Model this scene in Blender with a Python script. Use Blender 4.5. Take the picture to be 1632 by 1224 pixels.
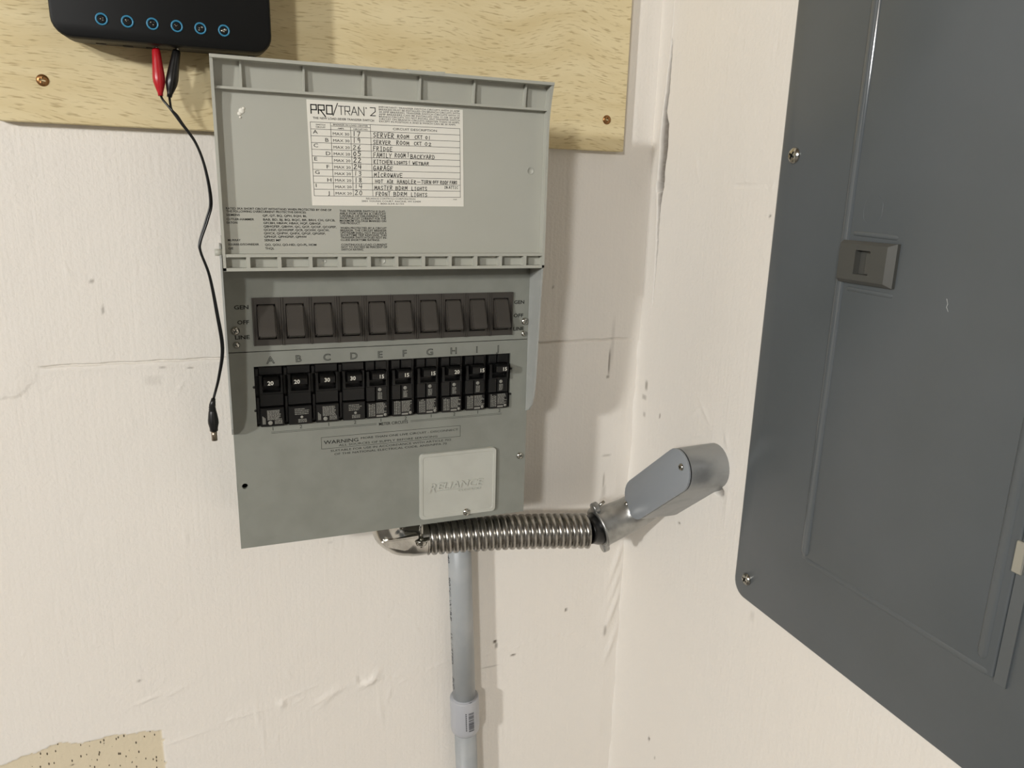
import bpy, bmesh, math, random
import numpy as np
from mathutils import Vector, Matrix
random.seed(7)
for o in list(bpy.data.objects): bpy.data.objects.remove(o)
SC = bpy.context.scene
COL = SC.collection
S = 0.001                 # lengths below are millimetres
H = 1.5                   # eye height above the floor: z = 0 mm below means 1.5 m above the floor

# ---------------------------------------------------------------- camera
cd = bpy.data.cameras.new('camera'); cam = bpy.data.objects.new('camera', cd); COL.objects.link(cam)
right = Vector((0.93335, -0.35797, 0.02667)); down = Vector((-0.0645, -0.24034, -0.96854)); fwd = Vector((0.35312, 0.90227, -0.24741))
m = Matrix((right, -down, -fwd)).transposed().to_4x4()
m.translation = Vector((0, -0.82, H))
cam.matrix_world = m
cd.sensor_fit = 'HORIZONTAL'; cd.sensor_width = 36; cd.lens = 1200 / 1632 * 36
cd.clip_start = 0.01; cd.clip_end = 50
SC.camera = cam

# ---------------------------------------------------------------- light
w = bpy.data.worlds.new('room_ambient'); SC.world = w; w.use_nodes = True
bg = w.node_tree.nodes['Background']; bg.inputs[0].default_value = (1.0, 1.0, 0.98, 1); bg.inputs[1].default_value = 0.0
LAMPS = [dict(loc=(-3.55, -2.60, 0.95), radius=0.11, energy=392.0),
         dict(loc=(-2.05, -3.40, 0.95), radius=0.15, energy=196.0)]
SC.view_settings.view_transform = 'Standard'; SC.view_settings.look = 'None'
SC.view_settings.exposure = 0.0; SC.view_settings.gamma = 1.0
SC.view_settings.use_curve_mapping = False

# ---------------------------------------------------------------- materials
def lin(c):
    return tuple((v / 255 / 12.92) if v / 255 <= 0.04045 else ((v / 255 + 0.055) / 1.055) ** 2.4 for v in c) + (1.0,)
def mat(name, rgb, rough=0.5, metal=0.0, bump=None, vary=None, spec=0.5, coat=0.0):
    """bump = (scale, distance in mm, strength); vary = (rgb2, scale, low, high)"""
    M = bpy.data.materials.new(name); M.use_nodes = True
    nt = M.node_tree; b = nt.nodes['Principled BSDF']
    b.inputs['Base Color'].default_value = lin(rgb); b.inputs['Roughness'].default_value = rough
    b.inputs['Metallic'].default_value = metal; b.inputs['Specular IOR Level'].default_value = spec
    b.inputs['Coat Weight'].default_value = coat
    tc = nt.nodes.new('ShaderNodeTexCoord')
    if vary:
        n = nt.nodes.new('ShaderNodeTexNoise'); n.inputs['Scale'].default_value = vary[1]; n.inputs['Detail'].default_value = 5
        nt.links.new(tc.outputs['Object'], n.inputs['Vector'])
        r = nt.nodes.new('ShaderNodeMapRange'); r.inputs[1].default_value = vary[2]; r.inputs[2].default_value = vary[3]
        nt.links.new(n.outputs['Fac'], r.inputs[0])
        mx = nt.nodes.new('ShaderNodeMix'); mx.data_type = 'RGBA'
        mx.inputs[6].default_value = lin(rgb); mx.inputs[7].default_value = lin(vary[0])
        nt.links.new(r.outputs[0], mx.inputs[0]); nt.links.new(mx.outputs[2], b.inputs['Base Color'])
    if bump:
        n = nt.nodes.new('ShaderNodeTexNoise'); n.inputs['Scale'].default_value = bump[0]; n.inputs['Detail'].default_value = 3
        nt.links.new(tc.outputs['Object'], n.inputs['Vector'])
        bp = nt.nodes.new('ShaderNodeBump'); bp.inputs['Distance'].default_value = bump[1] * S; bp.inputs['Strength'].default_value = bump[2]
        nt.links.new(n.outputs['Fac'], bp.inputs['Height']); nt.links.new(bp.outputs['Normal'], b.inputs['Normal'])
    return M

def wall_material(name, c1, c2):
    M = bpy.data.materials.new(name); M.use_nodes = True
    nt = M.node_tree; b = nt.nodes['Principled BSDF']; L = nt.links.new; N = nt.nodes.new
    b.inputs['Roughness'].default_value = 0.55; b.inputs['Specular IOR Level'].default_value = 0.3
    tc = N('ShaderNodeTexCoord')
    n1 = N('ShaderNodeTexNoise'); n1.inputs['Scale'].default_value = 5; n1.inputs['Detail'].default_value = 3; L(tc.outputs['Object'], n1.inputs['Vector'])
    mx = N('ShaderNodeMix'); mx.data_type = 'RGBA'; mx.inputs[6].default_value = lin(c1); mx.inputs[7].default_value = lin(c2)
    L(n1.outputs['Fac'], mx.inputs[0])
    # bare board: cream with dark flecks
    vo = N('ShaderNodeTexVoronoi'); vo.inputs['Scale'].default_value = 270; vo.inputs['Randomness'].default_value = 1
    mp = N('ShaderNodeMapping'); mp.inputs['Rotation'].default_value = (0, 0.6, 0); mp.inputs['Scale'].default_value = (1.0, 1.0, 0.42)
    L(tc.outputs['Object'], mp.inputs['Vector']); L(mp.outputs['Vector'], vo.inputs['Vector'])
    lt = N('ShaderNodeMath'); lt.operation = 'LESS_THAN'; lt.inputs[1].default_value = 0.2; L(vo.outputs['Distance'], lt.inputs[0])
    n3 = N('ShaderNodeTexNoise'); n3.inputs['Scale'].default_value = 60; L(tc.outputs['Object'], n3.inputs['Vector'])
    gt = N('ShaderNodeMath'); gt.operation = 'GREATER_THAN'; gt.inputs[1].default_value = 0.47; L(n3.outputs['Fac'], gt.inputs[0])
    mu = N('ShaderNodeMath'); mu.operation = 'MULTIPLY'; L(lt.outputs[0], mu.inputs[0]); L(gt.outputs[0], mu.inputs[1])
    bare = N('ShaderNodeMix'); bare.data_type = 'RGBA'; bare.inputs[6].default_value = lin((216, 204, 178)); bare.inputs[7].default_value = lin((92, 82, 66))
    L(mu.outputs[0], bare.inputs[0])
    at = N('ShaderNodeAttribute'); at.attribute_name = 'bare'
    m2 = N('ShaderNodeMix'); m2.data_type = 'RGBA'; L(at.outputs['Fac'], m2.inputs[0]); L(mx.outputs[2], m2.inputs[6]); L(bare.outputs[2], m2.inputs[7])
    # dirt: scuffs, nail holes, bare wood in the crack
    ad = N('ShaderNodeAttribute'); ad.attribute_name = 'dirt'
    m3 = N('ShaderNodeMix'); m3.data_type = 'RGBA'; L(ad.outputs['Fac'], m3.inputs[0]); L(m2.outputs[2], m3.inputs[6]); m3.inputs[7].default_value = lin((82, 68, 50))
    L(m3.outputs[2], b.inputs['Base Color'])
    # roller stipple + brush streaks
    n2 = N('ShaderNodeTexNoise'); n2.inputs['Scale'].default_value = 260; n2.inputs['Detail'].default_value = 3; L(tc.outputs['Object'], n2.inputs['Vector'])
    mp2 = N('ShaderNodeMapping'); mp2.inputs['Scale'].default_value = (240, 240, 9); L(tc.outputs['Object'], mp2.inputs['Vector'])
    n4 = N('ShaderNodeTexNoise'); n4.inputs['Scale'].default_value = 1; n4.inputs['Detail'].default_value = 2; L(mp2.outputs['Vector'], n4.inputs['Vector'])
    n5 = N('ShaderNodeTexNoise'); n5.inputs['Scale'].default_value = 28; n5.inputs['Detail'].default_value = 4; L(tc.outputs['Object'], n5.inputs['Vector'])
    s1 = N('ShaderNodeMath'); s1.operation = 'MULTIPLY_ADD'; s1.inputs[1].default_value = 0.7; L(n4.outputs['Fac'], s1.inputs[0]); L(n2.outputs['Fac'], s1.inputs[2])
    s2 = N('ShaderNodeMath'); s2.operation = 'MULTIPLY_ADD'; s2.inputs[1].default_value = 1.6; L(n5.outputs['Fac'], s2.inputs[0]); L(s1.outputs[0], s2.inputs[2])
    bp = N('ShaderNodeBump'); bp.inputs['Distance'].default_value = 0.9 * S; bp.inputs['Strength'].default_value = 0.55
    L(s2.outputs[0], bp.inputs['Height']); L(bp.outputs['Normal'], b.inputs['Normal'])
    return M

def wood_material():
    M = bpy.data.materials.new('birch_plywood'); M.use_nodes = True
    nt = M.node_tree; b = nt.nodes['Principled BSDF']; L = nt.links.new; N = nt.nodes.new
    b.inputs['Roughness'].default_value = 0.6; b.inputs['Specular IOR Level'].default_value = 0.3
    tc = N('ShaderNodeTexCoord')
    wv = N('ShaderNodeTexNoise'); wv.inputs['Scale'].default_value = 7; wv.inputs['Detail'].default_value = 1; L(tc.outputs['Object'], wv.inputs['Vector'])
    ma = N('ShaderNodeVectorMath'); ma.operation = 'MULTIPLY_ADD'; ma.inputs[1].default_value = (0, 0, 0.05); L(wv.outputs['Color'], ma.inputs[0]); L(tc.outputs['Object'], ma.inputs[2])
    def streak(sx, sz, detail):
        mp = N('ShaderNodeMapping'); mp.inputs['Scale'].default_value = (sx, sx, sz); L(ma.outputs[0], mp.inputs['Vector'])
        n = N('ShaderNodeTexNoise'); n.inputs['Scale'].default_value = 1; n.inputs['Detail'].default_value = detail; L(mp.outputs['Vector'], n.inputs['Vector'])
        return n
    broad = streak(9, 60, 4); pore = streak(70, 620, 2)
    mx = N('ShaderNodeMix'); mx.data_type = 'RGBA'; mx.inputs[6].default_value = lin((213, 195, 150)); mx.inputs[7].default_value = lin((224, 209, 168))
    r1 = N('ShaderNodeMapRange'); r1.inputs[1].default_value = 0.3; r1.inputs[2].default_value = 0.65; L(broad.outputs['Fac'], r1.inputs[0]); L(r1.outputs[0], mx.inputs[0])
    r2 = N('ShaderNodeMapRange'); r2.inputs[1].default_value = 0.56; r2.inputs[2].default_value = 0.70; r2.inputs[4].default_value = 0.55; L(pore.outputs['Fac'], r2.inputs[0])
    m2 = N('ShaderNodeMix'); m2.data_type = 'RGBA'; L(r2.outputs[0], m2.inputs[0]); L(mx.outputs[2], m2.inputs[6]); m2.inputs[7].default_value = lin((150, 124, 80))
    L(m2.outputs[2], b.inputs['Base Color'])
    bp = N('ShaderNodeBump'); bp.invert = True; bp.inputs['Distance'].default_value = 0.25 * S; bp.inputs['Strength'].default_value = 0.4
    L(pore.outputs['Fac'], bp.inputs['Height']); L(bp.outputs['Normal'], b.inputs['Normal'])
    return M

WALL = wall_material('cream_white_wall_paint', (232, 226, 217), (231, 227, 220)); WOOD = wood_material()
MT = dict(
    wood_edge=mat('plywood_edge', (196, 172, 124), 0.8, bump=(120, 0.4, 0.5), vary=((160, 132, 88), 60, 0.4, 0.7)),
    face=mat('grey_powder_coat', (137, 139, 131), 0.5, bump=(900, 0.12, 0.35), vary=((130, 132, 124), 40, 0.35, 0.7), spec=0.4),
    lid=mat('light_grey_plastic', (178, 178, 168), 0.42, vary=((174, 174, 163), 12, 0.35, 0.7), spec=0.45),
    lidfloor=mat('grained_grey_plastic', (174, 174, 163), 0.5, bump=(1400, 0.06, 0.3), spec=0.4),
    wing=mat('satin_grey_plastic', (164, 166, 162), 0.4, vary=((172, 174, 170), 60, 0.5, 0.7)),
    switch=mat('brown_grey_plastic', (62, 58, 53), 0.42, bump=(700, 0.08, 0.3), spec=0.45),
    black=mat('black_plastic', (21, 21, 20), 0.35, spec=0.5),
    pit=mat('dark_cavity_plastic', (12, 12, 11), 0.6, spec=0.2),
    breaker=mat('black_phenolic', (13, 13, 13), 0.28, spec=0.4),
    ink=mat('black_ink', (24, 24, 23), 0.6, spec=0.2),
    faceink=mat('black_panel_ink', (30, 31, 28), 0.6, spec=0.2),
    pen=mat('ball_pen_ink', (22, 22, 24), 0.5, spec=0.2),
    paper=mat('white_label_paper', (232, 229, 218), 0.55, spec=0.3),
    white=mat('white_print', (210, 208, 197), 0.6, spec=0.2),
    fine=mat('small_white_print', (138, 137, 130), 0.6, spec=0.2),
    plate=mat('pale_grey_plastic', (186, 187, 178), 0.45, vary=((176, 176, 167), 22, 0.45, 0.75)),
    steel=mat('zinc_screw_steel', (190, 188, 180), 0.22, 1.0, vary=((120, 118, 110), 300, 0.5, 0.75)),
    zinc=mat('bright_zinc', (205, 203, 198), 0.2, 1.0, bump=(90, 0.6, 0.35), vary=((170, 168, 162), 50, 0.4, 0.75)),
    flex=mat('galvanised_strip', (172, 169, 163), 0.27, 1.0, bump=(160, 0.2, 0.3), vary=((132, 129, 122), 120, 0.45, 0.75)),
    cast=mat('cast_aluminium', (178, 178, 175), 0.36, 0.85, bump=(220, 0.3, 0.5), vary=((140, 140, 137), 55, 0.45, 0.75)),
    lb=mat('grey_enamel', (142, 147, 152), 0.4, spec=0.45),
    lbbody=mat('worn_grey_enamel', (156, 158, 158), 0.36, 0.55, bump=(200, 0.2, 0.3), vary=((140, 142, 142), 45, 0.48, 0.72)),
    pvc=mat('grey_pvc', (160, 164, 166), 0.38, vary=((170, 173, 174), 30, 0.45, 0.7)),
    pvcc=mat('pale_grey_pvc', (171, 173, 178), 0.36),
    pvcink=mat('pipe_ink', (44, 46, 50), 0.6, spec=0.2),
    panel=mat('dark_grey_enamel', (88, 93, 96), 0.32, bump=(55, 0.25, 0.12), vary=((83, 88, 90), 9, 0.35, 0.7), spec=0.5),
    bead=mat('polished_grey_enamel', (88, 93, 96), 0.11, spec=0.6),
    hingemetal=mat('plated_hinge', (176, 176, 168), 0.35, 0.7),
    latch=mat('dark_moulded_plastic', (74, 74, 70), 0.4, bump=(300, 0.15, 0.3)),
    scratch=mat('bare_scratch', (176, 178, 178), 0.5),
    device=mat('matt_black_plastic', (9, 10, 10), 0.5, spec=0.22),
    devside=mat('dark_brown_black_plastic', (30, 27, 22), 0.5, spec=0.4),
    blue=mat('blue_ring_plastic', (58, 132, 168), 0.35),
    red=mat('red_vinyl', (178, 22, 34), 0.3, spec=0.5),
    vinyl=mat('black_vinyl', (14, 14, 14), 0.3, spec=0.5),
    brass=mat('yellow_zinc_screw', (150, 110, 70), 0.35, 0.9),
    drive=mat('screw_recess', (28, 25, 20), 0.6, spec=0.2),
    concrete=mat('dark_concrete', (104, 101, 97), 0.85, vary=((88, 85, 81), 8, 0.35, 0.7)),
    ceil=mat('bare_timber_ceiling', (128, 108, 82), 0.8, vary=((104, 86, 62), 6, 0.35, 0.7)),
    enamel=mat('white_enamel', (235, 235, 232), 0.4),
)

# ---------------------------------------------------------------- mesh helpers
class MB:
    def __init__(s): s.v = []; s.f = []; s.smooth = []
    def add(s, vs, fs, smooth=False):
        n = len(s.v); s.v += [tuple(p) for p in vs]; s.f += [tuple(i + n for i in f) for f in fs]; s.smooth += [smooth] * len(fs); return s
    def box(s, x0, x1, y0, y1, z0, z1):
        return s.add([(x, y, z) for x in (x0, x1) for y in (y0, y1) for z in (z0, z1)],
                     [(0, 1, 3, 2), (4, 6, 7, 5), (0, 4, 5, 1), (2, 3, 7, 6), (0, 2, 6, 4), (1, 5, 7, 3)])
    def rbox(s, x0, x1, y0, y1, z0, z1, r=1.0, seg=2):
        bm = bmesh.new(); bmesh.ops.create_cube(bm, size=1)
        for v in bm.verts: v.co = Vector(((x0 + x1) / 2 + v.co.x * (x1 - x0), (y0 + y1) / 2 + v.co.y * (y1 - y0), (z0 + z1) / 2 + v.co.z * (z1 - z0)))
        bmesh.ops.bevel(bm, geom=bm.edges[:], offset=r, segments=seg, affect='EDGES', profile=0.5)
        bm.verts.index_update(); s.add([v.co[:] for v in bm.verts], [[v.index for v in f.verts] for f in bm.faces], False); bm.free(); return s
    def prism(s, pts, axis, a, b, smooth=False):
        """pts 2-D outline; axis 'x': pts are (y,z); 'y': (x,z); 'z': (x,y)"""
        def P(p, t): return (t, p[0], p[1]) if axis == 'x' else (p[0], t, p[1]) if axis == 'y' else (p[0], p[1], t)
        n = len(pts); vs = [P(p, a) for p in pts] + [P(p, b) for p in pts]
        s.add(vs, [tuple(range(n))[::-1], tuple(range(n, 2 * n))]); k = len(s.v) - 2 * n
        s.f += [(k + i, k + (i + 1) % n, k + n + (i + 1) % n, k + n + i) for i in range(n)]; s.smooth += [smooth] * n
        return s
    def loft(s, rings, closed=True, caps=True, smooth=True):
        n = len(rings[0]); vs = [p for r in rings for p in r]; fs = []
        for i in range(len(rings) - 1):
            for j in range(n if closed else n - 1):
                k = (j + 1) % n
                fs.append((i * n + j, i * n + k, (i + 1) * n + k, (i + 1) * n + j))
        s.add(vs, fs, smooth); b = len(s.v) - len(vs)
        if caps:
            s.f += [tuple(b + j for j in range(n))[::-1], tuple(b + (len(rings) - 1) * n + j for j in range(n))]; s.smooth += [False, False]
        return s
    def tube(s, path, rad, n=16, caps=True):
        path = [Vector(p) for p in path]; rad = rad if hasattr(rad, '__len__') else [rad] * len(path)
        up = Vector((0.13, -0.9, 0.4)).normalized(); rings = []
        for i, p in enumerate(path):
            t = (path[min(i + 1, len(path) - 1)] - path[max(i - 1, 0)]).normalized()
            u = (up - t * up.dot(t)).normalized(); up = u; v = t.cross(u)
            rings.append([tuple(p + rad[i] * (math.cos(a) * u + math.sin(a) * v)) for a in [2 * math.pi * k / n for k in range(n)]])
        return s.loft(rings, caps=caps)
    def lathe(s, c, axis, prof, n=20):
        """prof: list of (radius, distance along axis)"""
        c = Vector(c); t = Vector(axis).normalized(); u = t.orthogonal().normalized(); v = t.cross(u)
        rings = [[tuple(c + t * h + r * (math.cos(a) * u + math.sin(a) * v)) for a in [2 * math.pi * k / n for k in range(n)]] for r, h in prof]
        return s.loft(rings)
    def quad2(s, pts, y):      # flat polygon in an x-z plane, facing the room
        return s.add([(p[0], y, p[1]) for p in pts], [tuple(range(len(pts)))])
    def seg(s, a, b, t, y):    # straight pen stroke
        a = Vector(a); b = Vector(b); d = (b - a); L_ = d.length or 1e-6; d /= L_; q = Vector((-d.y, d.x)) * t / 2; e = d * t / 2
        return s.quad2([a - e + q, a - e - q, b + e - q, b + e + q], y)

ORG = {}
def place(o, parent, loc):
    ORG[o.name] = Vector(loc)
    if parent is not None:
        o.parent = parent; o.location = (Vector(loc) - ORG[parent.name]) * S
    else:
        o.location = Vector((loc[0] * S, loc[1] * S, loc[2] * S + H))
def mesh_of(mb, material, name, org):
    me = bpy.data.meshes.new(name); o = Vector(org)
    me.from_pydata([((p[0] - o.x) * S, (p[1] - o.y) * S, (p[2] - o.z) * S) for p in mb.v], [], mb.f)
    me.polygons.foreach_set('use_smooth', mb.smooth); me.materials.append(material)
    bm = bmesh.new(); bm.from_mesh(me); bmesh.ops.recalc_face_normals(bm, faces=bm.faces[:]); bm.to_mesh(me); bm.free()
    me.update(); return me
def obj(name, mb, material, parent=None, loc=None, kind=None):
    if loc is None:
        if parent is not None: loc = ORG[parent.name]
        else:
            a = np.array(mb.v); loc = ((a[:, 0].min() + a[:, 0].max()) / 2, a[:, 1].max(), a[:, 2].min())
    me = mb if isinstance(mb, bpy.types.Mesh) else mesh_of(mb, material, name, loc)
    o = bpy.data.objects.new(name, me); COL.objects.link(o); place(o, parent, loc)
    if kind: o['kind'] = kind
    return o
def thing(name, label, cat, loc, group=None):
    o = bpy.data.objects.new(name, None); o.empty_display_size = 0.03; COL.objects.link(o); place(o, None, loc)
    o['label'] = label; o['category'] = cat
    if group: o['group'] = group
    return o
def smooth_by_angle(o, deg=35):
    me = o.data
    for p in me.polygons: p.use_smooth = True
    me.set_sharp_from_angle(angle=math.radians(deg))

# ---- lettering
_tc = {}
def glyphs(txt, bold):
    key = (txt, bold)
    if key not in _tc:
        c = bpy.data.curves.new('t', 'FONT'); c.body = txt; c.size = 1; c.resolution_u = 2; c.offset = bold
        o = bpy.data.objects.new('t', c); me = o.to_mesh()
        v = np.empty(len(me.vertices) * 3); me.vertices.foreach_get('co', v); v = v.reshape(-1, 3)[:, :2].copy()
        fs = [tuple(p.vertices) for p in me.polygons]
        o.to_mesh_clear(); bpy.data.objects.remove(o); bpy.data.curves.remove(c)
        _tc[key] = (v, fs)
    return _tc[key]
CAPH = glyphs('H', 0)[0][:, 1].max()
def text(mb, txt, x0, z0, h, y, x1=None, align='l', bold=0.0, wide=1.25, tf=None, tz1=None):
    """one line of lettering: baseline z0, capital height h; stretched to end at x1 if given; tz1 = baseline at the right end"""
    v, fs = glyphs(txt, bold)
    if len(fs) == 0: return
    k = h / CAPH; a, b = v[:, 0].min(), v[:, 0].max()
    kx = (x1 - x0) / (b - a) if x1 is not None else k * wide
    px = (v[:, 0] - a) * kx; wd = (b - a) * kx
    if align == 'c': px = px - wd / 2
    if align == 'r': px = px - wd
    pz = v[:, 1] * k
    if tz1 is not None: pz = pz + (tz1 - z0) * px / max(wd, 1e-6)
    pts = np.stack([px + x0, pz + z0], 1)
    if tf: pts = np.array([tf(*p) for p in pts])
    mb.add([(p[0], y, p[1]) for p in pts], fs)
STROKE = {
 'A': [[(0, 0), (.5, 1), (1, 0)], [(.2, .38), (.85, .38)]], 'B': [[(0, 0), (0, 1), (.7, .95), (.75, .65), (.1, .52), (.85, .42), (.9, .1), (0, 0)]],
 'C': [[(.95, .85), (.5, 1), (.1, .7), (.08, .3), (.45, 0), (.95, .1)]], 'D': [[(.1, 0), (.1, 1), (.7, .85), (.95, .5), (.7, .12), (.1, 0)]],
 'E': [[(.95, 1), (.1, .98), (.1, 0), (.95, .03)], [(.1, .52), (.8, .55)]], 'F': [[(.95, 1), (.1, .98), (.1, 0)], [(.1, .52), (.8, .55)]],
 'G': [[(.9, .85), (.5, 1), (.1, .7), (.1, .25), (.5, 0), (.9, .15), (.9, .45), (.5, .45)]], 'H': [[(.1, 1), (.1, 0)], [(.9, 1), (.9, 0)], [(.1, .5), (.9, .52)]],
 'I': [[(.5, 1), (.5, 0)], [(.25, 1), (.75, 1)], [(.25, 0), (.75, 0)]], 'K': [[(.1, 1), (.1, 0)], [(.9, 1), (.12, .45), (.95, 0)]],
 'L': [[(.1, 1), (.1, 0), (.9, .02)]], 'M': [[(0, 0), (.1, 1), (.5, .35), (.9, 1), (1, 0)]], 'N': [[(.1, 0), (.1, 1), (.9, 0), (.9, 1)]],
 'O': [[(.5, 1), (.1, .7), (.1, .3), (.5, 0), (.9, .3), (.9, .7), (.5, 1)]], 'R': [[(.1, 0), (.1, 1), (.75, .95), (.8, .62), (.12, .5), (.95, 0)]],
 'S': [[(.9, .85), (.5, 1), (.15, .8), (.3, .55), (.8, .4), (.85, .15), (.4, 0), (.05, .12)]], 'T': [[(0, 1), (1, 1)], [(.5, 1), (.5, 0)]],
 'U': [[(.1, 1), (.1, .25), (.5, 0), (.9, .25), (.9, 1)]], 'V': [[(0, 1), (.5, 0), (1, 1)]], 'W': [[(0, 1), (.25, 0), (.5, .6), (.75, 0), (1, 1)]],
 'Y': [[(0, 1), (.5, .5), (1, 1)], [(.5, .5), (.4, 0)]], 'X': [[(0, 1), (1, 0)], [(0, 0), (1, 1)]], 'P': [[(.1, 0), (.1, 1), (.8, .95), (.85, .6), (.1, .48)]],
 '0': [[(.5, 1), (.12, .7), (.12, .3), (.5, 0), (.85, .3), (.85, .7), (.5, 1)]], '1': [[(.5, 1), (.5, 0)]], '2': [[(.1, .8), (.5, 1), (.85, .75), (.1, 0), (.95, .02)]],
 '3': [[(.1, .9), (.6, 1), (.8, .78), (.4, .55), (.85, .35), (.6, 0), (.1, .08)]], '4': [[(.2, 1), (.1, .45), (.95, .45)], [(.75, 1), (.75, 0)]],
 '5': [[(.9, 1), (.2, 1), (.15, .58), (.7, .6), (.85, .25), (.5, 0), (.1, .08)]], '6': [[(.8, 1), (.2, .5), (.2, .15), (.6, 0), (.85, .25), (.5, .45), (.2, .3)]],
 '7': [[(.1, 1), (.9, 1), (.45, 0)]], '8': [[(.5, .52), (.15, .78), (.5, 1), (.85, .78), (.5, .52), (.1, .22), (.5, 0), (.9, .22), (.5, .52)]],
 '9': [[(.8, .6), (.3, .55), (.2, .85), (.6, 1), (.82, .7), (.75, 0)]], '-': [[(.0, .5), (1, .5)]], '&': [[(.6, .95), (.4, .7), (.6, .4)], [(.5, .2), (.55, .12)]],
 '/': [[(0, -.1), (1, 1.25)]], '!': [[(.5, 1), (.5, .3)], [(.5, .1), (.5, .05)]]}
def hand(mb, txt, x0, z0, h, t, y, x1, tf, jit=0.10, small=()):
    n = len(txt); adv = (x1 - x0) / n
    for i, ch in enumerate(txt):
        if ch not in STROKE: continue
        hh = h * (1 + random.uniform(-jit, jit)) * (0.8 if i in small else 1); dz = random.uniform(-jit, jit) * h * .6; ww = adv * .72
        for line in STROKE[ch]:
            pts = [(x0 + adv * i + p[0] * ww + random.uniform(-jit, jit) * ww * .4 + p[1] * h * .05, z0 + dz + p[1] * hh + random.uniform(-jit, jit) * h * .3) for p in line]
            pts = [tf(*p) for p in pts] if tf else pts
            for a, b in zip(pts, pts[1:]): mb.seg(a, b, t, y)
def dashes(mb, x0, x1, z, h, y, tf=None, fill=0.85):
    """a row of print too small to read: word-like bars"""
    x = x0
    while x < x1 - .4:
        L_ = min(random.uniform(.8, 2.6), x1 - x); g = random.uniform(.25, .5)
        pts = [(x, z), (x + L_, z), (x + L_, z + h), (x, z + h)]
        mb.quad2([tf(*p) for p in pts] if tf else pts, y); x += L_ + g
def rrect(x0, x1, z0, z1, r, n=5):
    out = []
    for cx, cz, a0 in ((x1 - r, z1 - r, 0), (x0 + r, z1 - r, 90), (x0 + r, z0 + r, 180), (x1 - r, z0 + r, 270)):
        out += [(cx + r * math.cos(math.radians(a0 + 90 * k / n)), cz + r * math.sin(math.radians(a0 + 90 * k / n))) for k in range(n + 1)]
    return out
def dome(r, h): return [(r, 0), (r, h * .25), (r * .88, h * .6), (r * .6, h * .88), (r * .25, h), (0.05, h)]
def screw(parent, c, r, h, axis=(0, -1, 0), ang=20, material=None, name='screw', cross=True):
    """domed screw head with a real cross (or slot) sunk into it"""
    ax = Vector(axis).normalized(); u = ax.orthogonal().normalized(); v = ax.cross(u); c0 = Vector(c); N_ = 48; A_ = [2 * math.pi * k / N_ for k in range(N_)]
    def out(a):
        a -= math.radians(ang); x, y = abs(math.cos(a)), abs(math.sin(a)); L_, w_ = r * .52, r * .13
        if cross and y > x: x, y = y, x
        return L_ / x if y * L_ <= w_ * x else w_ / y
    R = lambda f, hh: [tuple(c0 + ax * hh + f(a) * (math.cos(a) * u + math.sin(a) * v)) for a in A_]
    mb = MB(); mb.loft([R(lambda a: r, 0), R(lambda a: r, h * .25), R(lambda a: r * .88, h * .62), R(lambda a: r * .64, h * .88)], caps=False)
    mb.loft([R(lambda a: r * .64, h * .88), R(out, h * .97), R(lambda a: out(a) * .9, -h * .1)], caps=False, smooth=False)
    mb.add(R(lambda a: out(a) * .9, -h * .1), [tuple(range(N_))])
    return obj(name, mb, material or MT['steel'], parent, loc=c)

# ================================================================ THE ROOM
XR = 493.0
def bumpfield(A, B, lumps):
    d = np.zeros_like(A)
    for a, b, ra, rb, rot, h in lumps:
        c_, s_ = math.cos(rot), math.sin(rot); u = (A - a) * c_ + (B - b) * s_; v = -(A - a) * s_ + (B - b) * c_
        d += h * np.exp(-(u / ra) ** 2 - (v / rb) ** 2)
    return d
def grid_object(name, us, zs, f, material, loc):
    U, Z = np.meshgrid(us, zs, indexing='ij'); P, bare, dirt = f(U, Z)
    nu, nz = U.shape; me = bpy.data.meshes.new(name)
    idx = np.arange(nu * nz).reshape(nu, nz)
    q = np.stack([idx[:-1, :-1], idx[1:, :-1], idx[1:, 1:], idx[:-1, 1:]], -1).reshape(-1, 4)
    me.vertices.add(nu * nz); me.vertices.foreach_set('co', ((P.reshape(-1, 3) - np.array(loc)) * S).astype(np.float32).ravel())
    me.loops.add(q.size); me.loops.foreach_set('vertex_index', q.astype(np.int32).ravel())
    me.polygons.add(len(q)); me.polygons.foreach_set('loop_start', np.arange(0, q.size, 4, dtype=np.int32))
    me.polygons.foreach_set('use_smooth', np.ones(len(q), bool)); me.update(calc_edges=True)
    for nm, arr in (('bare', bare), ('dirt', dirt)):
        at = me.attributes.new(nm, 'FLOAT', 'POINT'); at.data.foreach_set('value', arr.astype(np.float32).ravel())
    me.materials.append(material)
    o = bpy.data.objects.new(name, me); COL.objects.link(o); place(o, None, loc); o['kind'] = 'structure'
    return o
rng = np.random.default_rng(3)
def rand_lumps(a0, a1, b0, b1, n, hmin, hmax):
    return [(rng.uniform(a0, a1), rng.uniform(b0, b1), rng.uniform(.8, 2.6), rng.uniform(2, 9), rng.uniform(-.7, .7) + (1.57 if rng.random() < .35 else 0), rng.choice([-1, 1]) * rng.uniform(hmin, hmax)) for _ in range(n)]
def wobble(t, seed, scales=((40, 1.0), (15, .5), (6, .25))):
    r = np.random.default_rng(seed); o = np.zeros_like(t)
    for L_, a in scales: o += a * np.sin(t / L_ * 2 * math.pi + r.uniform(0, 6.28)) * r.uniform(.6, 1)
    return o
def near(t, c, w): return np.exp(-((t - c) / w) ** 2)

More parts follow.
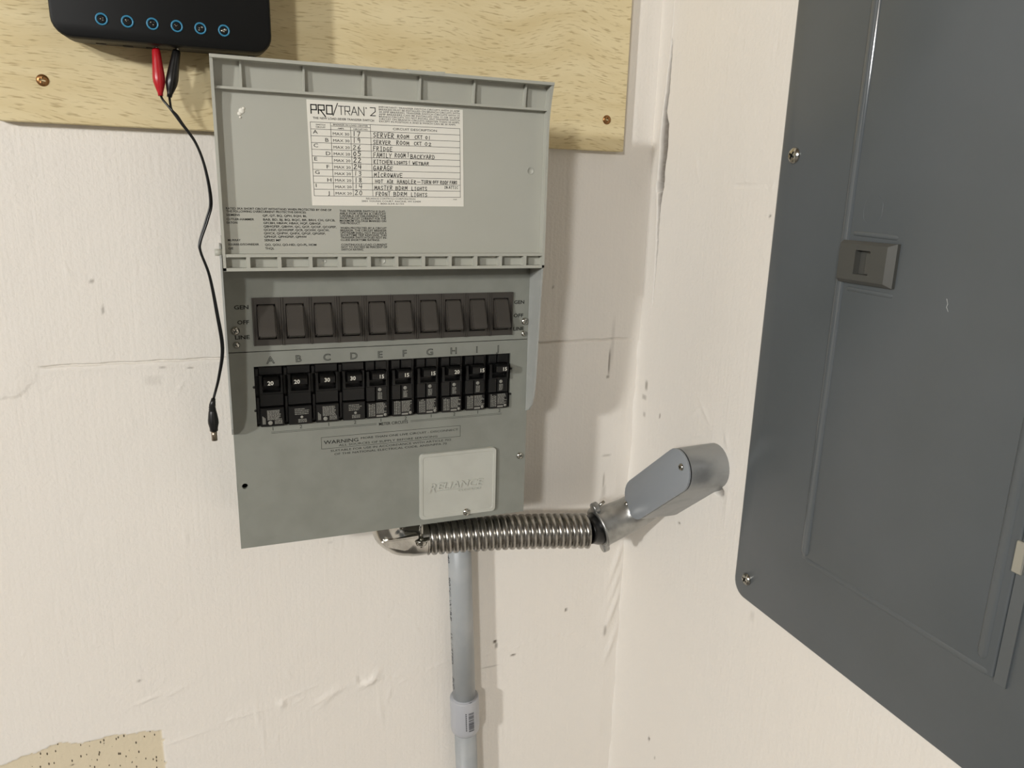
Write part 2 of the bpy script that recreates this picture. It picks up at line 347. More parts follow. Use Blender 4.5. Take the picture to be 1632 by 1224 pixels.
def back_wall(X, Z):
    d = bumpfield(X, Z, rand_lumps(-300, 480, -900, 40, 150, .15, .75) + [
        (37, -601, 4, 6, 0, 2.0), (88, -606, 5, 17, -1.0, 2.2), (80, -612, 3, 14, -1.0, -1.2), (141, -596, 4, 12, -1.2, 2.2), (148, -589, 4, 10, -.6, 1.6),
        (131, -592, 3, 9, .3, -1.6), (8, -609, 2, 16, .1, .9), (13, -640, 1.5, 22, 0, .8), (155, -640, 2, 20, .1, .9), (165, -620, 2, 14, -.3, .7),
        (-10, -607, 2, 24, -1.45, .6), (-70, -620, 2, 26, -1.4, .6), (-104, -560, 2, 16, -1.3, .9), (-75, -556, 2, 14, -1.2, .8), (60, -590, 2, 22, -1.3, .6)])
    # horizontal joint between two boards, with the paint torn at its left end
    zl = -175.6 + .4 * wobble(X, 5); on = np.clip((X + 168) / 6, 0, 1) * np.clip((478 - X) / 10, 0, 1)
    d -= 3.4 * on * np.exp(-((Z - zl) / .9) ** 2); d += .35 * on * near(Z, zl - 4, 3.5)
    # broad taped band under the joint
    d += .25 / (1 + np.exp(-(Z + 205) / 1.2)) * (Z < -160) * on * 0
    ze = np.interp(X, [-260, -204, -188, -180, -172, -167], [-205, -204.5, -203.5, -196, -187, -178]) + .8 * wobble(X, 11, ((9, 1.), (4, .6)))
    tear = (X < -166) & (X > -600)
    d += np.where(tear, 1.1 / (1 + np.exp(-(Z - ze) / .45)) * np.clip((ze + 70 - Z) / 60, 0, 1) * np.clip((-164 - X) / 25, 0, 1), 0)
    # lower joint, filled and lumpy
    zl2 = -603 + .05 * X + 2 * wobble(X, 8)
    d += .45 * near(Z, zl2, 2.5) * (np.abs(wobble(X, 17)) > .35) * np.clip((X + 60) / 40, 0, 1) * np.clip((460 - X) / 40, 0, 1)
    # unpainted patch, lower left
    top = np.interp(X, [-400, -252, -215, -190, -175, -150, -94], [-606, -606, -598, -593, -600, -597, -603.5]) + .9 * wobble(X, 4, ((30, 1.), (9, .7)))
    rightedge = -94.5 + .6 * wobble(Z, 6)
    bare = ((Z < top) & (X < rightedge)).astype(float); d -= 1.1 * bare
    # corner: taped edge, slightly bellied
    d += .9 * near(X, 470, 9) * (.5 + .5 * np.clip(wobble(Z, 21, ((160, 1.), (60, .6))), -1, 1))
    fold = np.zeros_like(d)
    for z0, h in ((-485, 2.2), (-522, 1.8), (-555, 2.6), (-612, 2.0)):
        fold += h * np.exp(-(((X - 481) - (Z - z0) * .30) / 4) ** 2) * near(Z, z0, 26) * (X > 455)
    d += fold
    dirt = np.zeros_like(d)
    for x, z, rx, rz, a in ((307, -574, 2.6, 2.2, .95), (309, -580, 1.2, 4, .8), (333.4, -599.6, 3.4, 1.4, .9), (408.4, -546.4, 1.7, 2, .9), (-186, -625, 1.8, 1, .9), (452, -205, .9, 16, .75), (451, -224, 1.4, 2, .7),
                            (456, -330, 6, 1.5, .35), (454, -365, 1.2, 10, .5), (455, -380, 3, 8, .25), (-115, -94, 2, .9, .5), (-108, -122, .8, 4, .5), (-34, -184, 3, 1, .4), (-60, -182, 3, 1.3, .35), (-70, -195, 8, 5, .12),
                            (-112, -535, 2, .6, .5), (60, -414, 4, .7, .5), (100, -400, 3, 1.2, .15), (370, -108, 1.6, 1.6, .6), (438, 90, 1.5, 1.5, .4), (440, 118, 1.5, 1.5, .35), (455, -180, 1.2, 30, .25), (300, -610, 12, 1.1, .35), (470, -590, 2, 8, .5)):
        g = np.exp(-((X - x) / rx) ** 4 - ((Z - z) / rz) ** 4); dirt = np.maximum(dirt, a * g); d -= 1.2 * a * g * (a > .7)
    return np.stack([X, -d, Z], -1), bare, dirt
xs = np.concatenate([[-5000, -1500, -600, -400], np.arange(-300, XR - 1, 2.0), [XR]])
zs = np.concatenate([[-1500, -1150], np.arange(-900, -640, 3.0), np.arange(-640, -560, 1.5), np.arange(-560, -240, 2.5), np.arange(-240, -186, 1.0), np.arange(-186, -166, .5), np.arange(-166, 60, 3.0), [120, 260, 500, 1150]])
grid_object('wall_back', xs, zs, back_wall, WALL, (0, 0, 0))

def right_wall(Y, Z):          # Y = distance from the corner towards the room
    cy = np.interp(Z, [-900, -200, -64, -20, 16, 51, 86, 113, 166, 950], [24, 25, 26, 24, 21.5, 22, 21, 23.5, 26, 27]) + .5 * wobble(Z, 31, ((35, 1.), (12, .6)))
    wd = np.interp(Z, [-140, -100, -64, -20, 0, 16, 30, 60, 80, 92, 130, 166, 172], [0, 1.2, 1.8, 2.2, 5.0, 7.5, 7.0, 9.0, 8.0, 3.5, 3.2, 1.6, 0])
    d = bumpfield(Y, Z, rand_lumps(30, 240, -850, 200, 60, .12, .45) + [
        (128, -240, 2, 16, -.9, 1.2), (150, -232, 2, 14, .8, 1.0), (170, -245, 2, 12, -1.2, 1.1), (192, -250, 3, 8, .4, 1.3), (140, -262, 2, 13, -1.2, .9), (203, -320, 3, 18, 0, .8), (96, 30, 2, 12, .3, .6), (120, 70, 2, 16, 0, .5), (222, 12, 2, 9, 0, .6)])
    side = Y < cy
    lift = np.interp(Z, [-150, -80, 0, 60, 110, 170, 230], [0, .8, 2.6, 3.2, 2.2, .8, .6])
    d += np.where(side, lift * np.exp(-np.clip(cy - Y, 0, None) / 9), 0)
    crack = np.exp(-((Y - cy - wd * .5) / np.maximum(wd * .62, .05)) ** 4) * (wd > .1)
    d -= 10 * crack
    d += (1.6 + 1.0 * np.clip(wobble(Z, 12, ((90, 1.), (33, .7))), -1, 1)) * np.exp(-Y / 5) * (Z < -180)     # tape bead down the corner
    hl = near(Z, 9 + .02 * (Y - 20), .8) * ((Y > 25) & (Y < 45) | (Y > 165) & (Y < 232))
    d -= 1.2 * hl
    dirt = .85 * np.clip(crack * 1.3, 0, 1)          # bare brown timber showing in the open crack
    for y, z, ry, rz, a in ((25, -232, 3, 6, .55), (22, -248, 5, 3, .4), (25, -270, 3, 3, .35), (60, -262, 1.2, 3, .8), (120, -378, 2, 1.6, .85), (222, -16, 1.6, 1.6, .8),
                            (95, -700, 1.6, 3.2, .9), (101, -690, 1.6, 1.4, .7), (112, -716, 1.6, 1.6, .5), (262, -420, 3, 5, .15)):
        g = np.exp(-((Y - y) / ry) ** 4 - ((Z - z) / rz) ** 4); dirt = np.maximum(dirt, a * g); d -= 1.5 * a * g * (a > .7)
    for y, z, ry, rz in ((21, 10, 3, 5), (187, -310, 7, 3.5)):      # broken-out holes
        g = np.exp(-((Y - y) / ry) ** 4 - ((Z - z) / rz) ** 4); d -= 12 * g; dirt = np.maximum(dirt, .85 * g)
    return np.stack([XR - d, -Y, Z], -1), np.zeros_like(d), dirt
ys = np.concatenate([np.arange(0, 12, 1.5), np.arange(12, 36, .5), np.arange(36, 270, 2.0), [300, 400, 700, 1500, 5000]])
zs2 = np.concatenate([[-1500, -1150], np.arange(-880, -420, 4.0), np.arange(-420, 220, 2.0), [300, 500, 1150]])
grid_object('wall_right', ys, zs2, right_wall, WALL, (XR, 0, 0))
fl = obj('floor', MB().box(-5000, XR + 100, -5000, 100, -1560, -1500), MT['concrete'], loc=(-1500, -1700, -1500)); fl['kind'] = 'structure'
ce = obj('ceiling', MB().box(-5000, XR + 100, -5000, 100, 1150, 1210), MT['ceil'], loc=(-1500, -1700, 1150)); ce['kind'] = 'structure'

# ceiling lamps that light the place
for i, L_ in enumerate(LAMPS):
    x, y, z = [v * 1000 for v in L_['loc']]; r = L_['radius'] * 1000
    t = thing('ceiling_lamp', ['white pendant lamp hanging nearer the wall with the switch box', 'white pendant lamp hanging farther out into the room'][i], 'lamp', (x, y, 1150))
    obj('housing', MB().lathe((x, y, 1150), (0, 0, -1), [(r * .6, 0), (r * .6, 14), (r * .5, 20), (9, 24), (9, 1150 - z - r - 40), (r * .5, 1150 - z - r - 34), (r * .6, 1150 - z - r - 8), (.1, 1150 - z - r - 6)], 28), MT['enamel'], t)
    ld = bpy.data.lights.new(['ceiling_lamp_near_wall_offscreen', 'ceiling_lamp_mid_room_offscreen'][i], 'POINT'); ld.shadow_soft_size = L_['radius']; ld.energy = L_['energy']; ld.color = (1.0, 1.0, 0.985)
    lo = bpy.data.objects.new(['ceiling_lamp_near_wall_offscreen', 'ceiling_lamp_mid_room_offscreen'][i], ld); COL.objects.link(lo); lo.parent = t; lo.location = (0, 0, (z - 1150) * S)

# ================================================================ TRANSFER SWITCH
XL, XRB = 2.5, 303.8                 # box sides
FY = -90.0                           # front plane of the covers
ZT, ZB, ZSEAM = -50.0, -350.0, -151.8
sw = thing('transfer_switch', 'grey manual transfer switch box with ten rockers and ten breakers, lid open', 'switch box', (153, 0, ZB))
enc = MB()
enc.box(XL + 1.5, XRB - 1.5, -86, -.3, ZB + 1.5, ZB + 3); enc.box(XL + 1.5, XRB - 1.5, -86, -.3, ZT - 3, ZT)
enc.box(XL + 1.0, XL + 2.6, -86, -.3, ZB + 1.5, ZT); enc.box(XRB - 2.6, XRB - 1.0, -86, -.3, ZB + 1.5, ZT)
enc.box(XL + 1.5, XRB - 1.5, -2, -.3, ZB + 1.5, ZT)
obj('enclosure', enc, MT['face'], sw)
def plate_with_hole(x0, x1, z0, z1, hx0, hx1, hz0, hz1, y0, y1):
    mb = MB(); X = [x0, hx0, hx1, x1]; Z = [z0, hz0, hz1, z1]
    for i in range(3):
        for j in range(3):
            if i == 1 and j == 1: continue
            mb.add([(X[i], y0, Z[j]), (X[i + 1], y0, Z[j]), (X[i + 1], y0, Z[j + 1]), (X[i], y0, Z[j + 1])], [(0, 1, 2, 3)])
            mb.add([(X[i], y1, Z[j]), (X[i + 1], y1, Z[j]), (X[i + 1], y1, Z[j + 1]), (X[i], y1, Z[j + 1])], [(3, 2, 1, 0)])
    for (a, b, c, d) in ((x0, x1, z0, z1), (hx0, hx1, hz0, hz1)):
        q = [(a, c), (b, c), (b, d), (a, d)]
        for k in range(4):
            p, r = q[k], q[(k + 1) % 4]; mb.add([(p[0], y0, p[1]), (r[0], y0, r[1]), (r[0], y1, r[1]), (p[0], y1, p[1])], [(0, 1, 2, 3)])
    return mb
up = obj('switch_cover', plate_with_hole(XL, XRB - 1.6, ZSEAM + .4, ZT - 2, 27, 282.4, -145, -102.5, FY, FY + 4), MT['face'], sw)
lo_ = plate_with_hole(XL, XRB, -279.5, ZSEAM - .4, 24.3, 283.2, -225.3, -166.2, FY, FY + 4)
hx, hz, hr = 9.8, -284.5, 2.8
lo_.box(XL, XRB, FY, FY + 4, ZB, -289.5); lo_.box(14.8, XRB, FY, FY + 4, -289.5, -279.5)       # the strip with the open screw hole
for k in range(32):
    a0, a1 = 2 * math.pi * k / 32, 2 * math.pi * (k + 1) / 32
    c0, c1 = [(hx + hr * math.cos(a), hz + hr * math.sin(a)) for a in (a0, a1)]
    def edge(a):
        c_, s_ = math.cos(a), math.sin(a); q_ = 5.0 / max(abs(c_), abs(s_)); return (XL + (c_ * q_ + 5) * (14.8 - XL) / 10.0, hz + s_ * q_)
    e0, e1 = edge(a0), edge(a1)
    for y_ in (FY, FY + 4): lo_.add([(p[0], y_, p[1]) for p in (c0, e0, e1, c1)], [(0, 1, 2, 3)])
    lo_.add([(c0[0], FY, c0[1]), (c1[0], FY, c1[1]), (c1[0], FY + 4, c1[1]), (c0[0], FY + 4, c0[1])], [(0, 1, 2, 3)])
lo_.box(XL, XL + .3, FY, FY + 4, -289.5, -279.5)
lo_.box(XL, XL + 1.2, FY + 4, FY + 14, ZB, ZSEAM - 1); lo_.box(XRB - 1.2, XRB, FY + 4, FY + 14, ZB, ZSEAM - 1); lo_.box(XL, XRB, FY + 4, FY + 14, ZB, ZB + 1.2)
low = obj('breaker_cover', lo_, MT['face'], sw)
obj('seam_backing', MB().box(XL + 3, XRB - 3, FY + 4.2, FY + 6, ZSEAM - 6, ZSEAM + 6), MT['face'], sw)
obj('breaker_tray', MB().box(14, 293, FY + 18, FY + 20, -236, -154), MT['black'], sw)
# side wings that carry the lid
prof = [(FY + 12, -52), (FY - 20, -52), (FY - 31, -62), (FY - 31, -72), (FY - 28, -110), (FY - 25.5, -150), (FY - 24, -175), (FY - 22.5, -195), (FY - 20, -210), (FY - 15, -221), (FY - 8, -228), (FY - .5, -231), (FY + 6, -231), (FY + 12, -226)]
for x0, x1 in ((XL - 1.4, XL + .2), (XRB - 1.5, XRB + .1)):
    obj('side_wing', MB().prism(prof, 'x', x0, x1), MT['wing'], sw)
# rocker switches: ten frames, each with its rocker
SP = 25.82; SX0 = 25.5
fr = plate_with_hole(SX0 + .25, SX0 + SP - .25, -146, -101, SX0 + 4.2, SX0 + 21.0, -140.2, -107, FY - 1.2, FY + 3)
fr.box(SX0 + .2, SX0 + 1.6, FY - 2.2, FY - 1.2, -146, -101); fr.box(SX0 + SP - 1.6, SX0 + SP - .2, FY - 2.2, FY - 1.2, -146, -101)
fr.box(SX0 + 4.2, SX0 + 21.0, FY + 3, FY + 4, -140.5, -106.5)
org = (SX0 + SP / 2, FY, -123.5)
fr_me = mesh_of(fr, MT['switch'], 'switch_frame', org)
rk_prof = [(FY + 3, -107.8), (FY - 1.0, -107.8), (FY - 2.6, -108.8), (FY - 6.5, -118), (FY - 10.5, -128), (FY - 13.5, -133.5), (FY - 13.6, -135.5), (FY - 12.0, -136.8), (FY - 3, -139), (FY + 3, -139)]
bm = bmesh.new(); a_, b_ = SX0 + 4.7, SX0 + 20.5
v1 = [bm.verts.new((a_, *p)) for p in rk_prof]; v2 = [bm.verts.new((b_, *p)) for p in rk_prof]; n_ = len(rk_prof)
bm.faces.new(v1); bm.faces.new(v2[::-1])
for i in range(n_): bm.faces.new((v1[i], v1[(i + 1) % n_], v2[(i + 1) % n_], v2[i]))
bmesh.ops.recalc_face_normals(bm, faces=bm.faces[:])
bmesh.ops.bevel(bm, geom=[e for e in bm.edges if abs(e.verts[0].co.x - e.verts[1].co.x) < 1e-6 and min(v.co.y for v in e.verts) < FY - .5], offset=1.1, segments=2, affect='EDGES')
rk = MB(); bm.verts.index_update(); rk.add([v.co[:] for v in bm.verts], [[v.index for v in f.verts] for f in bm.faces]); bm.free()
rk_me = mesh_of(rk, MT['switch'], 'rocker', org)
for k in range(10):
    o = obj('switch_frame', fr_me, None, sw, loc=(org[0] + SP * k, org[1], org[2]))
    r = obj('rocker', rk_me, None, o, loc=(org[0] + SP * k, org[1], org[2]))
    if k == 0:
        smooth_by_angle(r, 30)
# circuit breakers: ten, each with handle and print
BP = 25.86; BX0 = 24.4
def breaker_meshes():
    x0, x1 = BX0 + .5, BX0 + BP - .5; c = (BX0 + BP / 2, FY, -195.5); out = {}
    A = MB(); A.box(x0, x1, FY + 4, FY + 18, -225.2, -166.4)                       # low base between the mouldings
    A.rbox(x0 + 3.4, x1, FY - 1.5, FY + 6, -174.5, -166.5, .6, 1); A.rbox(x0 + 3.0, x1, FY - 3, FY + 6, -205, -191.5, .6, 1); A.rbox(x0 + 2.6, x1, FY - 4.5, FY + 6, -224.8, -206, .7, 1)
    A.rbox(x0 + 3.0, x0 + 6.4, FY - 5, FY + 6, -192.6, -174, .6, 1); A.rbox(x1 - 2.6, x1, FY - 5, FY + 6, -192.6, -174, .6, 1)
    A.rbox(x0 + 4, x1, FY - 5, FY + 6, -192.6, -190.4, .5, 1); A.rbox(x0, x0 + 3.4, FY - .5, FY + 6, -176, -168, .5, 1); A.rbox(x0, x0 + 3, FY - 1, FY + 6, -222, -196, .5, 1)
    out['big'] = mesh_of(A, MT['breaker'], 'circuit_breaker', c)
    B = MB(); B.box(x0, x1, FY + 4, FY + 18, -225.2, -166.4)
    B.rbox(x0 + .4, x0 + 9.5, FY - 1.5, FY + 6, -176.0, -166.5, .6, 1); B.rbox(x0 + 10.3, x1 - 3.2, FY - 1.5, FY + 6, -175.5, -166.5, .6, 1)
    B.rbox(x0 + .4, x0 + 9.6, FY - 3, FY + 6, -207.5, -192, .6, 1); B.rbox(x0 + 10.2, x1 - 3.2, FY - 3, FY + 6, -207.5, -191.5, .6, 1); B.rbox(x0 + .4, x1 - 3.0, FY - 4.5, FY + 6, -224.8, -207.9, .7, 1)
    B.rbox(x0 + .4, x0 + 4.0, FY - 5, FY + 6, -192.2, -176, .6, 1); B.rbox(x1 - 5.2, x1 - 3, FY - 5, FY + 6, -192.2, -176, .6, 1); B.rbox(x0 + 2, x1 - 3, FY - 5, FY + 6, -192.4, -190.6, .5, 1)
    out['small'] = mesh_of(B, MT['breaker'], 'circuit_breaker', c)
    for key, a, b in (('bigh', x0 + 7, x1 - 4.2), ('smallh', x0 + 5, x1 - 6.2)):
        h = MB(); h.prism([(FY + 4, -176), (FY - 6, -175.6), (FY - 13, -176.2), (FY - 13.8, -177.2), (FY - 13.2, -182.6), (FY - 12, -183.4), (FY - 4, -185.5), (FY + 4, -186)], 'x', a, b)
        out[key] = mesh_of(h, MT['breaker'], 'breaker_handle', c)
    return out, c
bmm, bc = breaker_meshes()
NUMS = ['20', '20', '30', '30', '15', '15', '15', '20', '15', '15']; NX = [37.9, 61.8, 89.9, 114.4, 142.6, 167.8, 194.9, 219.7, 247.1, 272.0]
for k in range(10):
    big = k < 4; loc = (bc[0] + BP * k, bc[1], bc[2]); xo = BX0 + BP * k
    o = obj('circuit_breaker', bmm['big' if big else 'small'], None, sw, loc=loc)
    obj('breaker_handle', bmm['bigh' if big else 'smallh'], None, o, loc=loc)
    mb = MB(); text(mb, NUMS[k], NX[k], -181.4, 3.7, FY - 14.1, align='c', bold=.02, wide=1.0)
    obj('ampere_number', mb, MT['white'], o)
    mb = MB()
    if big:
        yb = FY - 4.7
        if k in (0, 2):
            for q in range(8): dashes(mb, xo + 9.5, xo + random.uniform(20, 23), -209.3 - q * 1.25, .75, yb)
            for q in range(3): dashes(mb, xo + 16, xo + 23, -219.6 - q * 1.4, .8, yb)
            mb.lathe((xo + 12, yb + .1, -221), (0, -1, 0), [(1.2, 0), (2.1, 0), (2.1, .1), (1.2, .1)], 14)
            for q in range(3): mb.quad2([(xo + 5 + q, -222), (xo + 5.6 + q, -222), (xo + 5.6 + q, -214 - q), (xo + 5 + q, -214 - q)], yb)
        else:
            for q in range(4): dashes(mb, xo + 9, xo + random.uniform(18.5, 22.5), -209.6 - q * 1.7, .8, yb)
            mb.lathe((xo + 15.5, yb + .1, -217.4), (0, -1, 0), [(.8, 0), (1.4, 0), (1.4, .1), (.8, .1)], 12)
            for q in range(3): dashes(mb, xo + 12, xo + 20, -220.2 - q * 1.25, .7, yb)
    else:
        yb = FY - 4.7
        for q in range(9): dashes(mb, xo + 10.5, xo + random.uniform(18, 21.5), -209.6 - q * 1.3, .8, yb)
        mb.quad2([(xo + 10.5, -223.4), (xo + 17, -223.4), (xo + 17, -221.6), (xo + 10.5, -221.6)], yb)
        mb.lathe((xo + 19.4, yb + .1, -221.6), (0, -1, 0), [(.5, 0), (1.6, 0), (1.6, .1), (.5, .1)], 12)
        for q in range(4):
            z = -222.5
            while z < -210.5:
                L_ = random.uniform(1, 3); x = xo + 3 + q * 1.7; mb.quad2([(x, z), (x + .9, z), (x + .9, z + L_), (x, z + L_)], yb); z += L_ + .4
        yb = FY - 3.2
        mb.lathe((xo + 14.6, yb + .1, -195.6), (0, -1, 0), [(1.1, 0), (1.9, 0), (1.9, .1), (1.1, .1)], 14); mb.quad2([(xo + 14.2, -196.1), (xo + 15, -196.1), (xo + 15, -195.1), (xo + 14.2, -195.1)], yb)
        for q in range(5): dashes(mb, xo + 12.6, xo + 16.8, -199.4 - q * 1.45, .85, yb)
    obj('breaker_print', mb, MT['fine'], o)
# lettering printed on the covers
Y_ = FY - .15
for s_, x0, x1, z in (('GEN', 10.4, 22.9, -111.3), ('OFF', 12.3, 22.7, -125.3), ('LINE', 9.5, 22.4, -139.3)): pt = MB(); text(pt, s_, x0, z, 3.6, Y_, x1=x1, bold=.02); obj('position_word', pt, MT['faceink'], up)
for s_, x0, x1, z in (('GEN', 285.6, 296.9, -113.7), ('OFF', 285.3, 296.3, -127.8), ('LINE', 285.5, 297.2, -141.9)): pt = MB(); text(pt, s_, x0, z, 3.6, Y_, x1=x1, bold=.02); obj('position_word', pt, MT['faceink'], up)
LX = [39.7, 65.5, 92.1, 118.1, 144.1, 168.8, 194.8, 220.1, 245.3, 268.3]
for ch, x in zip('ABCDEFGHIJ', LX):            # outlined capitals
    pt = MB(); c = bpy.data.curves.new('t', 'FONT'); c.body = ch; c.size = 1; c.resolution_u = 3; c.fill_mode = 'NONE'
    o = bpy.data.objects.new('t', c); me = o.to_mesh(); vv = [v.co.copy() for v in me.vertices]; k = 6.4 / CAPH
    mid = (min(v.x for v in vv) + max(v.x for v in vv)) / 2
    for e in me.edges:
        a, b = [((vv[i].x - mid) * k * 1.12 + x, vv[i].y * k - 163.6) for i in e.vertices]; pt.seg(a, b, .42, Y_)
    obj('circuit_letter', pt, MT['faceink'], low); o.to_mesh_clear(); bpy.data.objects.remove(o); bpy.data.curves.remove(c)
for k, x in enumerate([38.6, 64.8, 91.6, 117.6, 143.6, 169.2, 196.2, 221.3, 247.4, 272.0]): pt = MB(); text(pt, '12'[k % 2], x, -230.2, 3.4, Y_, align='c', wide=1.1); obj('meter_number', pt, MT['faceink'], low)
pt = MB(); text(pt, 'METER CIRCUITS', 141.6, -234.2, 3.0, Y_, x1=171.5, bold=.008); obj('meter_words', pt, MT['faceink'], low)
for x0, x1 in ((37, 139), (174.5, 274.5)):
    for z in (-231.7, -233.0): obj('meter_rule', MB().seg((x0, z), (x1, z), .28, Y_), MT['faceink'], low)
pt = MB()
for a, b in (((83.8, -241.7), (228, -241.7)), ((228, -241.7), (228, -253.8)), ((228, -253.8), (83.8, -253.8)), ((83.8, -253.8), (83.8, -241.7))): pt.seg(a, b, .32, Y_)
text(pt, 'WARNING', 86.1, -249.0, 3.7, Y_, x1=120.3, bold=.004)
text(pt, 'MORE THAN ONE LIVE CIRCUIT - DISCONNECT', 123, -247.0, 2.1, Y_, x1=225.6)
text(pt, 'ALL SOURCES OF SUPPLY BEFORE SERVICING', 100.7, -252.4, 2.1, Y_, x1=203)
obj('warning_print', pt, MT['faceink'], low); pt = MB()
text(pt, 'SUITABLE FOR USE IN ACCORDANCE WITH ARTICLE 702', 92.5, -257.6, 2.1, Y_, x1=218)
text(pt, 'OF THE NATIONAL ELECTRICAL CODE, ANSI/NFPA 70', 96.1, -261.4, 2.1, Y_, x1=213.3)
obj('article_print', pt, MT['faceink'], low)
for x, z, r in ((10.2, -131.3, 4.0), (298.2, -132.5, 4.0), (297.0, -282.7, 3.8)): screw(sw, (x, FY, z), r, 2.4)
for x, z in ((10.5, -144.6), (297.6, -145.6)): screw(sw, (x, FY, z), 3.1, 2.0, cross=False, ang=75)
obj('clip_dot', MB().lathe((23.6, FY + .5, -186), (0, -1, 0), [(1.3, 0), (1.3, .8), (.1, .8)], 10), MT['black'], sw)
for x, z in ((23.8, -209), (283.9, -183), (283.9, -211)): obj('clip_dot', MB().lathe((x, FY + .5, z), (0, -1, 0), [(1.3, 0), (1.3, .8), (.1, .8)], 10), MT['black'], sw)
# meter-hole plate with the raised maker's name
pl = MB(); pl.prism(rrect(183, 268.7, -343.4, -269.0, 4.5), 'y', FY - 2.2, FY + .2)
o = rrect(183, 268.7, -343.4, -269.0, 4.5); i_ = rrect(187.0, 264.7, -339.4, -273.0, 3.0); n_ = len(o)
pl.loft([[(p[0], FY - 2.2, p[1]) for p in o], [(p[0] * .99 + 2.26, FY - 3.4, p[1] * .99 - 3.06) for p in o], [(p[0], FY - 3.4, p[1]) for p in rrect(186.4, 265.3, -340.0, -272.4, 3.3)], [(p[0], FY - 2.9, p[1]) for p in i_]], smooth=False)
plate = obj('meter_plate', pl, MT['plate'], sw)
em = MB(); th = lambda x, z: (x + (z + 308) * .30, z)
text(em, 'ELIANCE', 202.6, -310.4, 7.2, FY - 4.0, x1=252.5, bold=.012, tf=th); text(em, 'R', 194, -313, 9.8, FY - 4.0, x1=201.6, bold=.012, tf=th); text(em, 'CONTROLS', 227, -315.0, 2.2, FY - 3.6, x1=253, bold=.02, tf=th)
em.seg((202, -312.4), (226, -312.4), .9, FY - 3.6)
nb = len(em.v); ev = list(em.v); ef = list(em.f)
from collections import Counter
ec = Counter(tuple(sorted((f[i], f[(i + 1) % len(f)]))) for f in ef for i in range(len(f)))
em.add([(v[0], FY - 2.8, v[2]) for v in ev], [])
for f in ef:
    for i in range(len(f)):
        a, b = f[i], f[(i + 1) % len(f)]
        if ec[tuple(sorted((a, b)))] == 1: em.f.append((a, b, b + nb, a + nb)); em.smooth.append(False)
obj('raised_lettering', em, MT['plate'], plate)
screw(sw, (235.2, FY - 2.8, -340.6), 4.2, 2.2)

# ---- the open lid
LY = -123.0; LF = -115.0             # rim front, lid floor
def rimy(z): return LY - 8.5 * max(0, min(1, (z - 62) / 38)) ** 1.6
lid = MB()
X0, X1 = 3.4, 304.0
zz = [-73, -60, -20, 20, 55, 66, 76, 84, 92, 97, 100]
def flo(z): return LF - 5.5 * max(0, min(1, (z - 70) / 30)) ** 1.5
rows = [[(X0, flo(z), z), (X1, flo(z), z)] for z in zz]
lid.loft([[r[0], r[1]] for r in rows], closed=False, caps=False, smooth=True)
lid.loft([[(r[0][0], r[0][1] + 2.2, r[0][2]), (r[1][0], r[1][1] + 2.2, r[1][2])] for r in rows], closed=False, caps=False, smooth=True)
for xa, xb in ((X0, X0 + 2.4), (X1 - 2.6, X1)):
    pts = [(flo(z) + 2.2, z) for z in zz] + [(rimy(z), z) for z in zz[::-1]]
    lid.prism(pts, 'x', xa, xb)
lid.box(X0, X1, rimy(100), flo(100) + 2.2, 97.4, 100); lid.box(X0, X1, LY, LF + 2.2, -73.2, -70.4)
lidp = obj('lid', lid, MT['lid'], sw)
obj('long_rib', MB().box(X0 + 2, X1 - 2, LF + 1 - 8, LF + 1, 75.4, 77.4), MT['lid'], lidp)
obj('long_rib', MB().box(X0 + 2, X1 - 2, LY + .3, LF + 1, -61.2, -58.6), MT['lid'], lidp)
me = None
for x in (26.6, 76.8, 127.1, 177.4, 228.1, 278.6):
    if me is None: me = mesh_of(MB().prism([(LF + 1, 77.4), (LF - 6, 77.4), (LF - 6.5, 84), (LF - 8, 93), (LF - 9, 97.4), (LF - 2, 97.4)], 'x', x - .7, x + .9), MT['lid'], 'short_rib', (x, LF, 77.4))
    obj('short_rib', me, None, lidp, loc=(x, LF, 77.4))
me = None
for x in (24.3, 50.3, 77.0, 102.8, 129.2, 154.8, 180.4, 206.4, 232.2, 257.6, 283.3):
    if me is None: me = mesh_of(MB().box(x - 1.9, x + 1.3, LY + .3, LF + 1, -71, -60.5), MT['lid'], 'short_rib', (x, LF, -71))
    obj('short_rib', me, None, lidp, loc=(x, LF, -71))
nt_ = MB(); nt_.add([(165, rimy(100) - .4, 98.2), (165, -116, 99.2), (196, -116, 99.2), (196, rimy(100) - .4, 98.2), (163, rimy(100) - .4, 100.6), (163, -116, 100.6), (167, -116, 100.3), (167, rimy(100) - .4, 100.3), (193, rimy(100) - .4, 100.3), (193, -116, 100.3), (198, -116, 101.4), (198, rimy(100) - .4, 101.0), (187, rimy(100) - .4, 100.5), (187, -116, 100.5)],
    [(0, 1, 5, 4), (4, 5, 6, 7), (7, 6, 13, 12), (12, 13, 10, 11), (11, 10, 2, 3), (0, 4, 7, 12, 11, 3)])
obj('latch_notch', nt_, MT['lid'], lidp)
for x, y, z, r in ((142.4, LF, -65.5, 3.2), (89.6, LF, -65.5, 1.7), (289, LF, 20, 3.6)):
    obj('mould_mark', MB().lathe((x, y - .02, z), (0, -1, 0), [(r, 0), (r, .25), (r - .5, .25), (r - .6, .05), (.1, .05)], 20), MT['lid'], lidp)
dab = MB()
for dx, dz, a, b in ((26, 59.5, 2.6, 1.7), (24.2, 57.2, 1.8, 1.2), (27.6, 61.6, 1.3, 1.7), (24.6, 54.4, 1.1, 1.5)):
    dab.lathe((dx, LF - .02, dz), (0, -1, 0), [(a, 0), (a * .8, .5), (b * .4, .8), (.05, .8)], 9)
obj('white_dab', dab, MT['paper'], lidp)
obj('hinge_pin', MB().lathe((X0 - 6, LY + 7, -57.5), (1, 0, 0), [(3.0, 0), (3.0, 6), (.1, 6)], 14), MT['lid'], lidp)
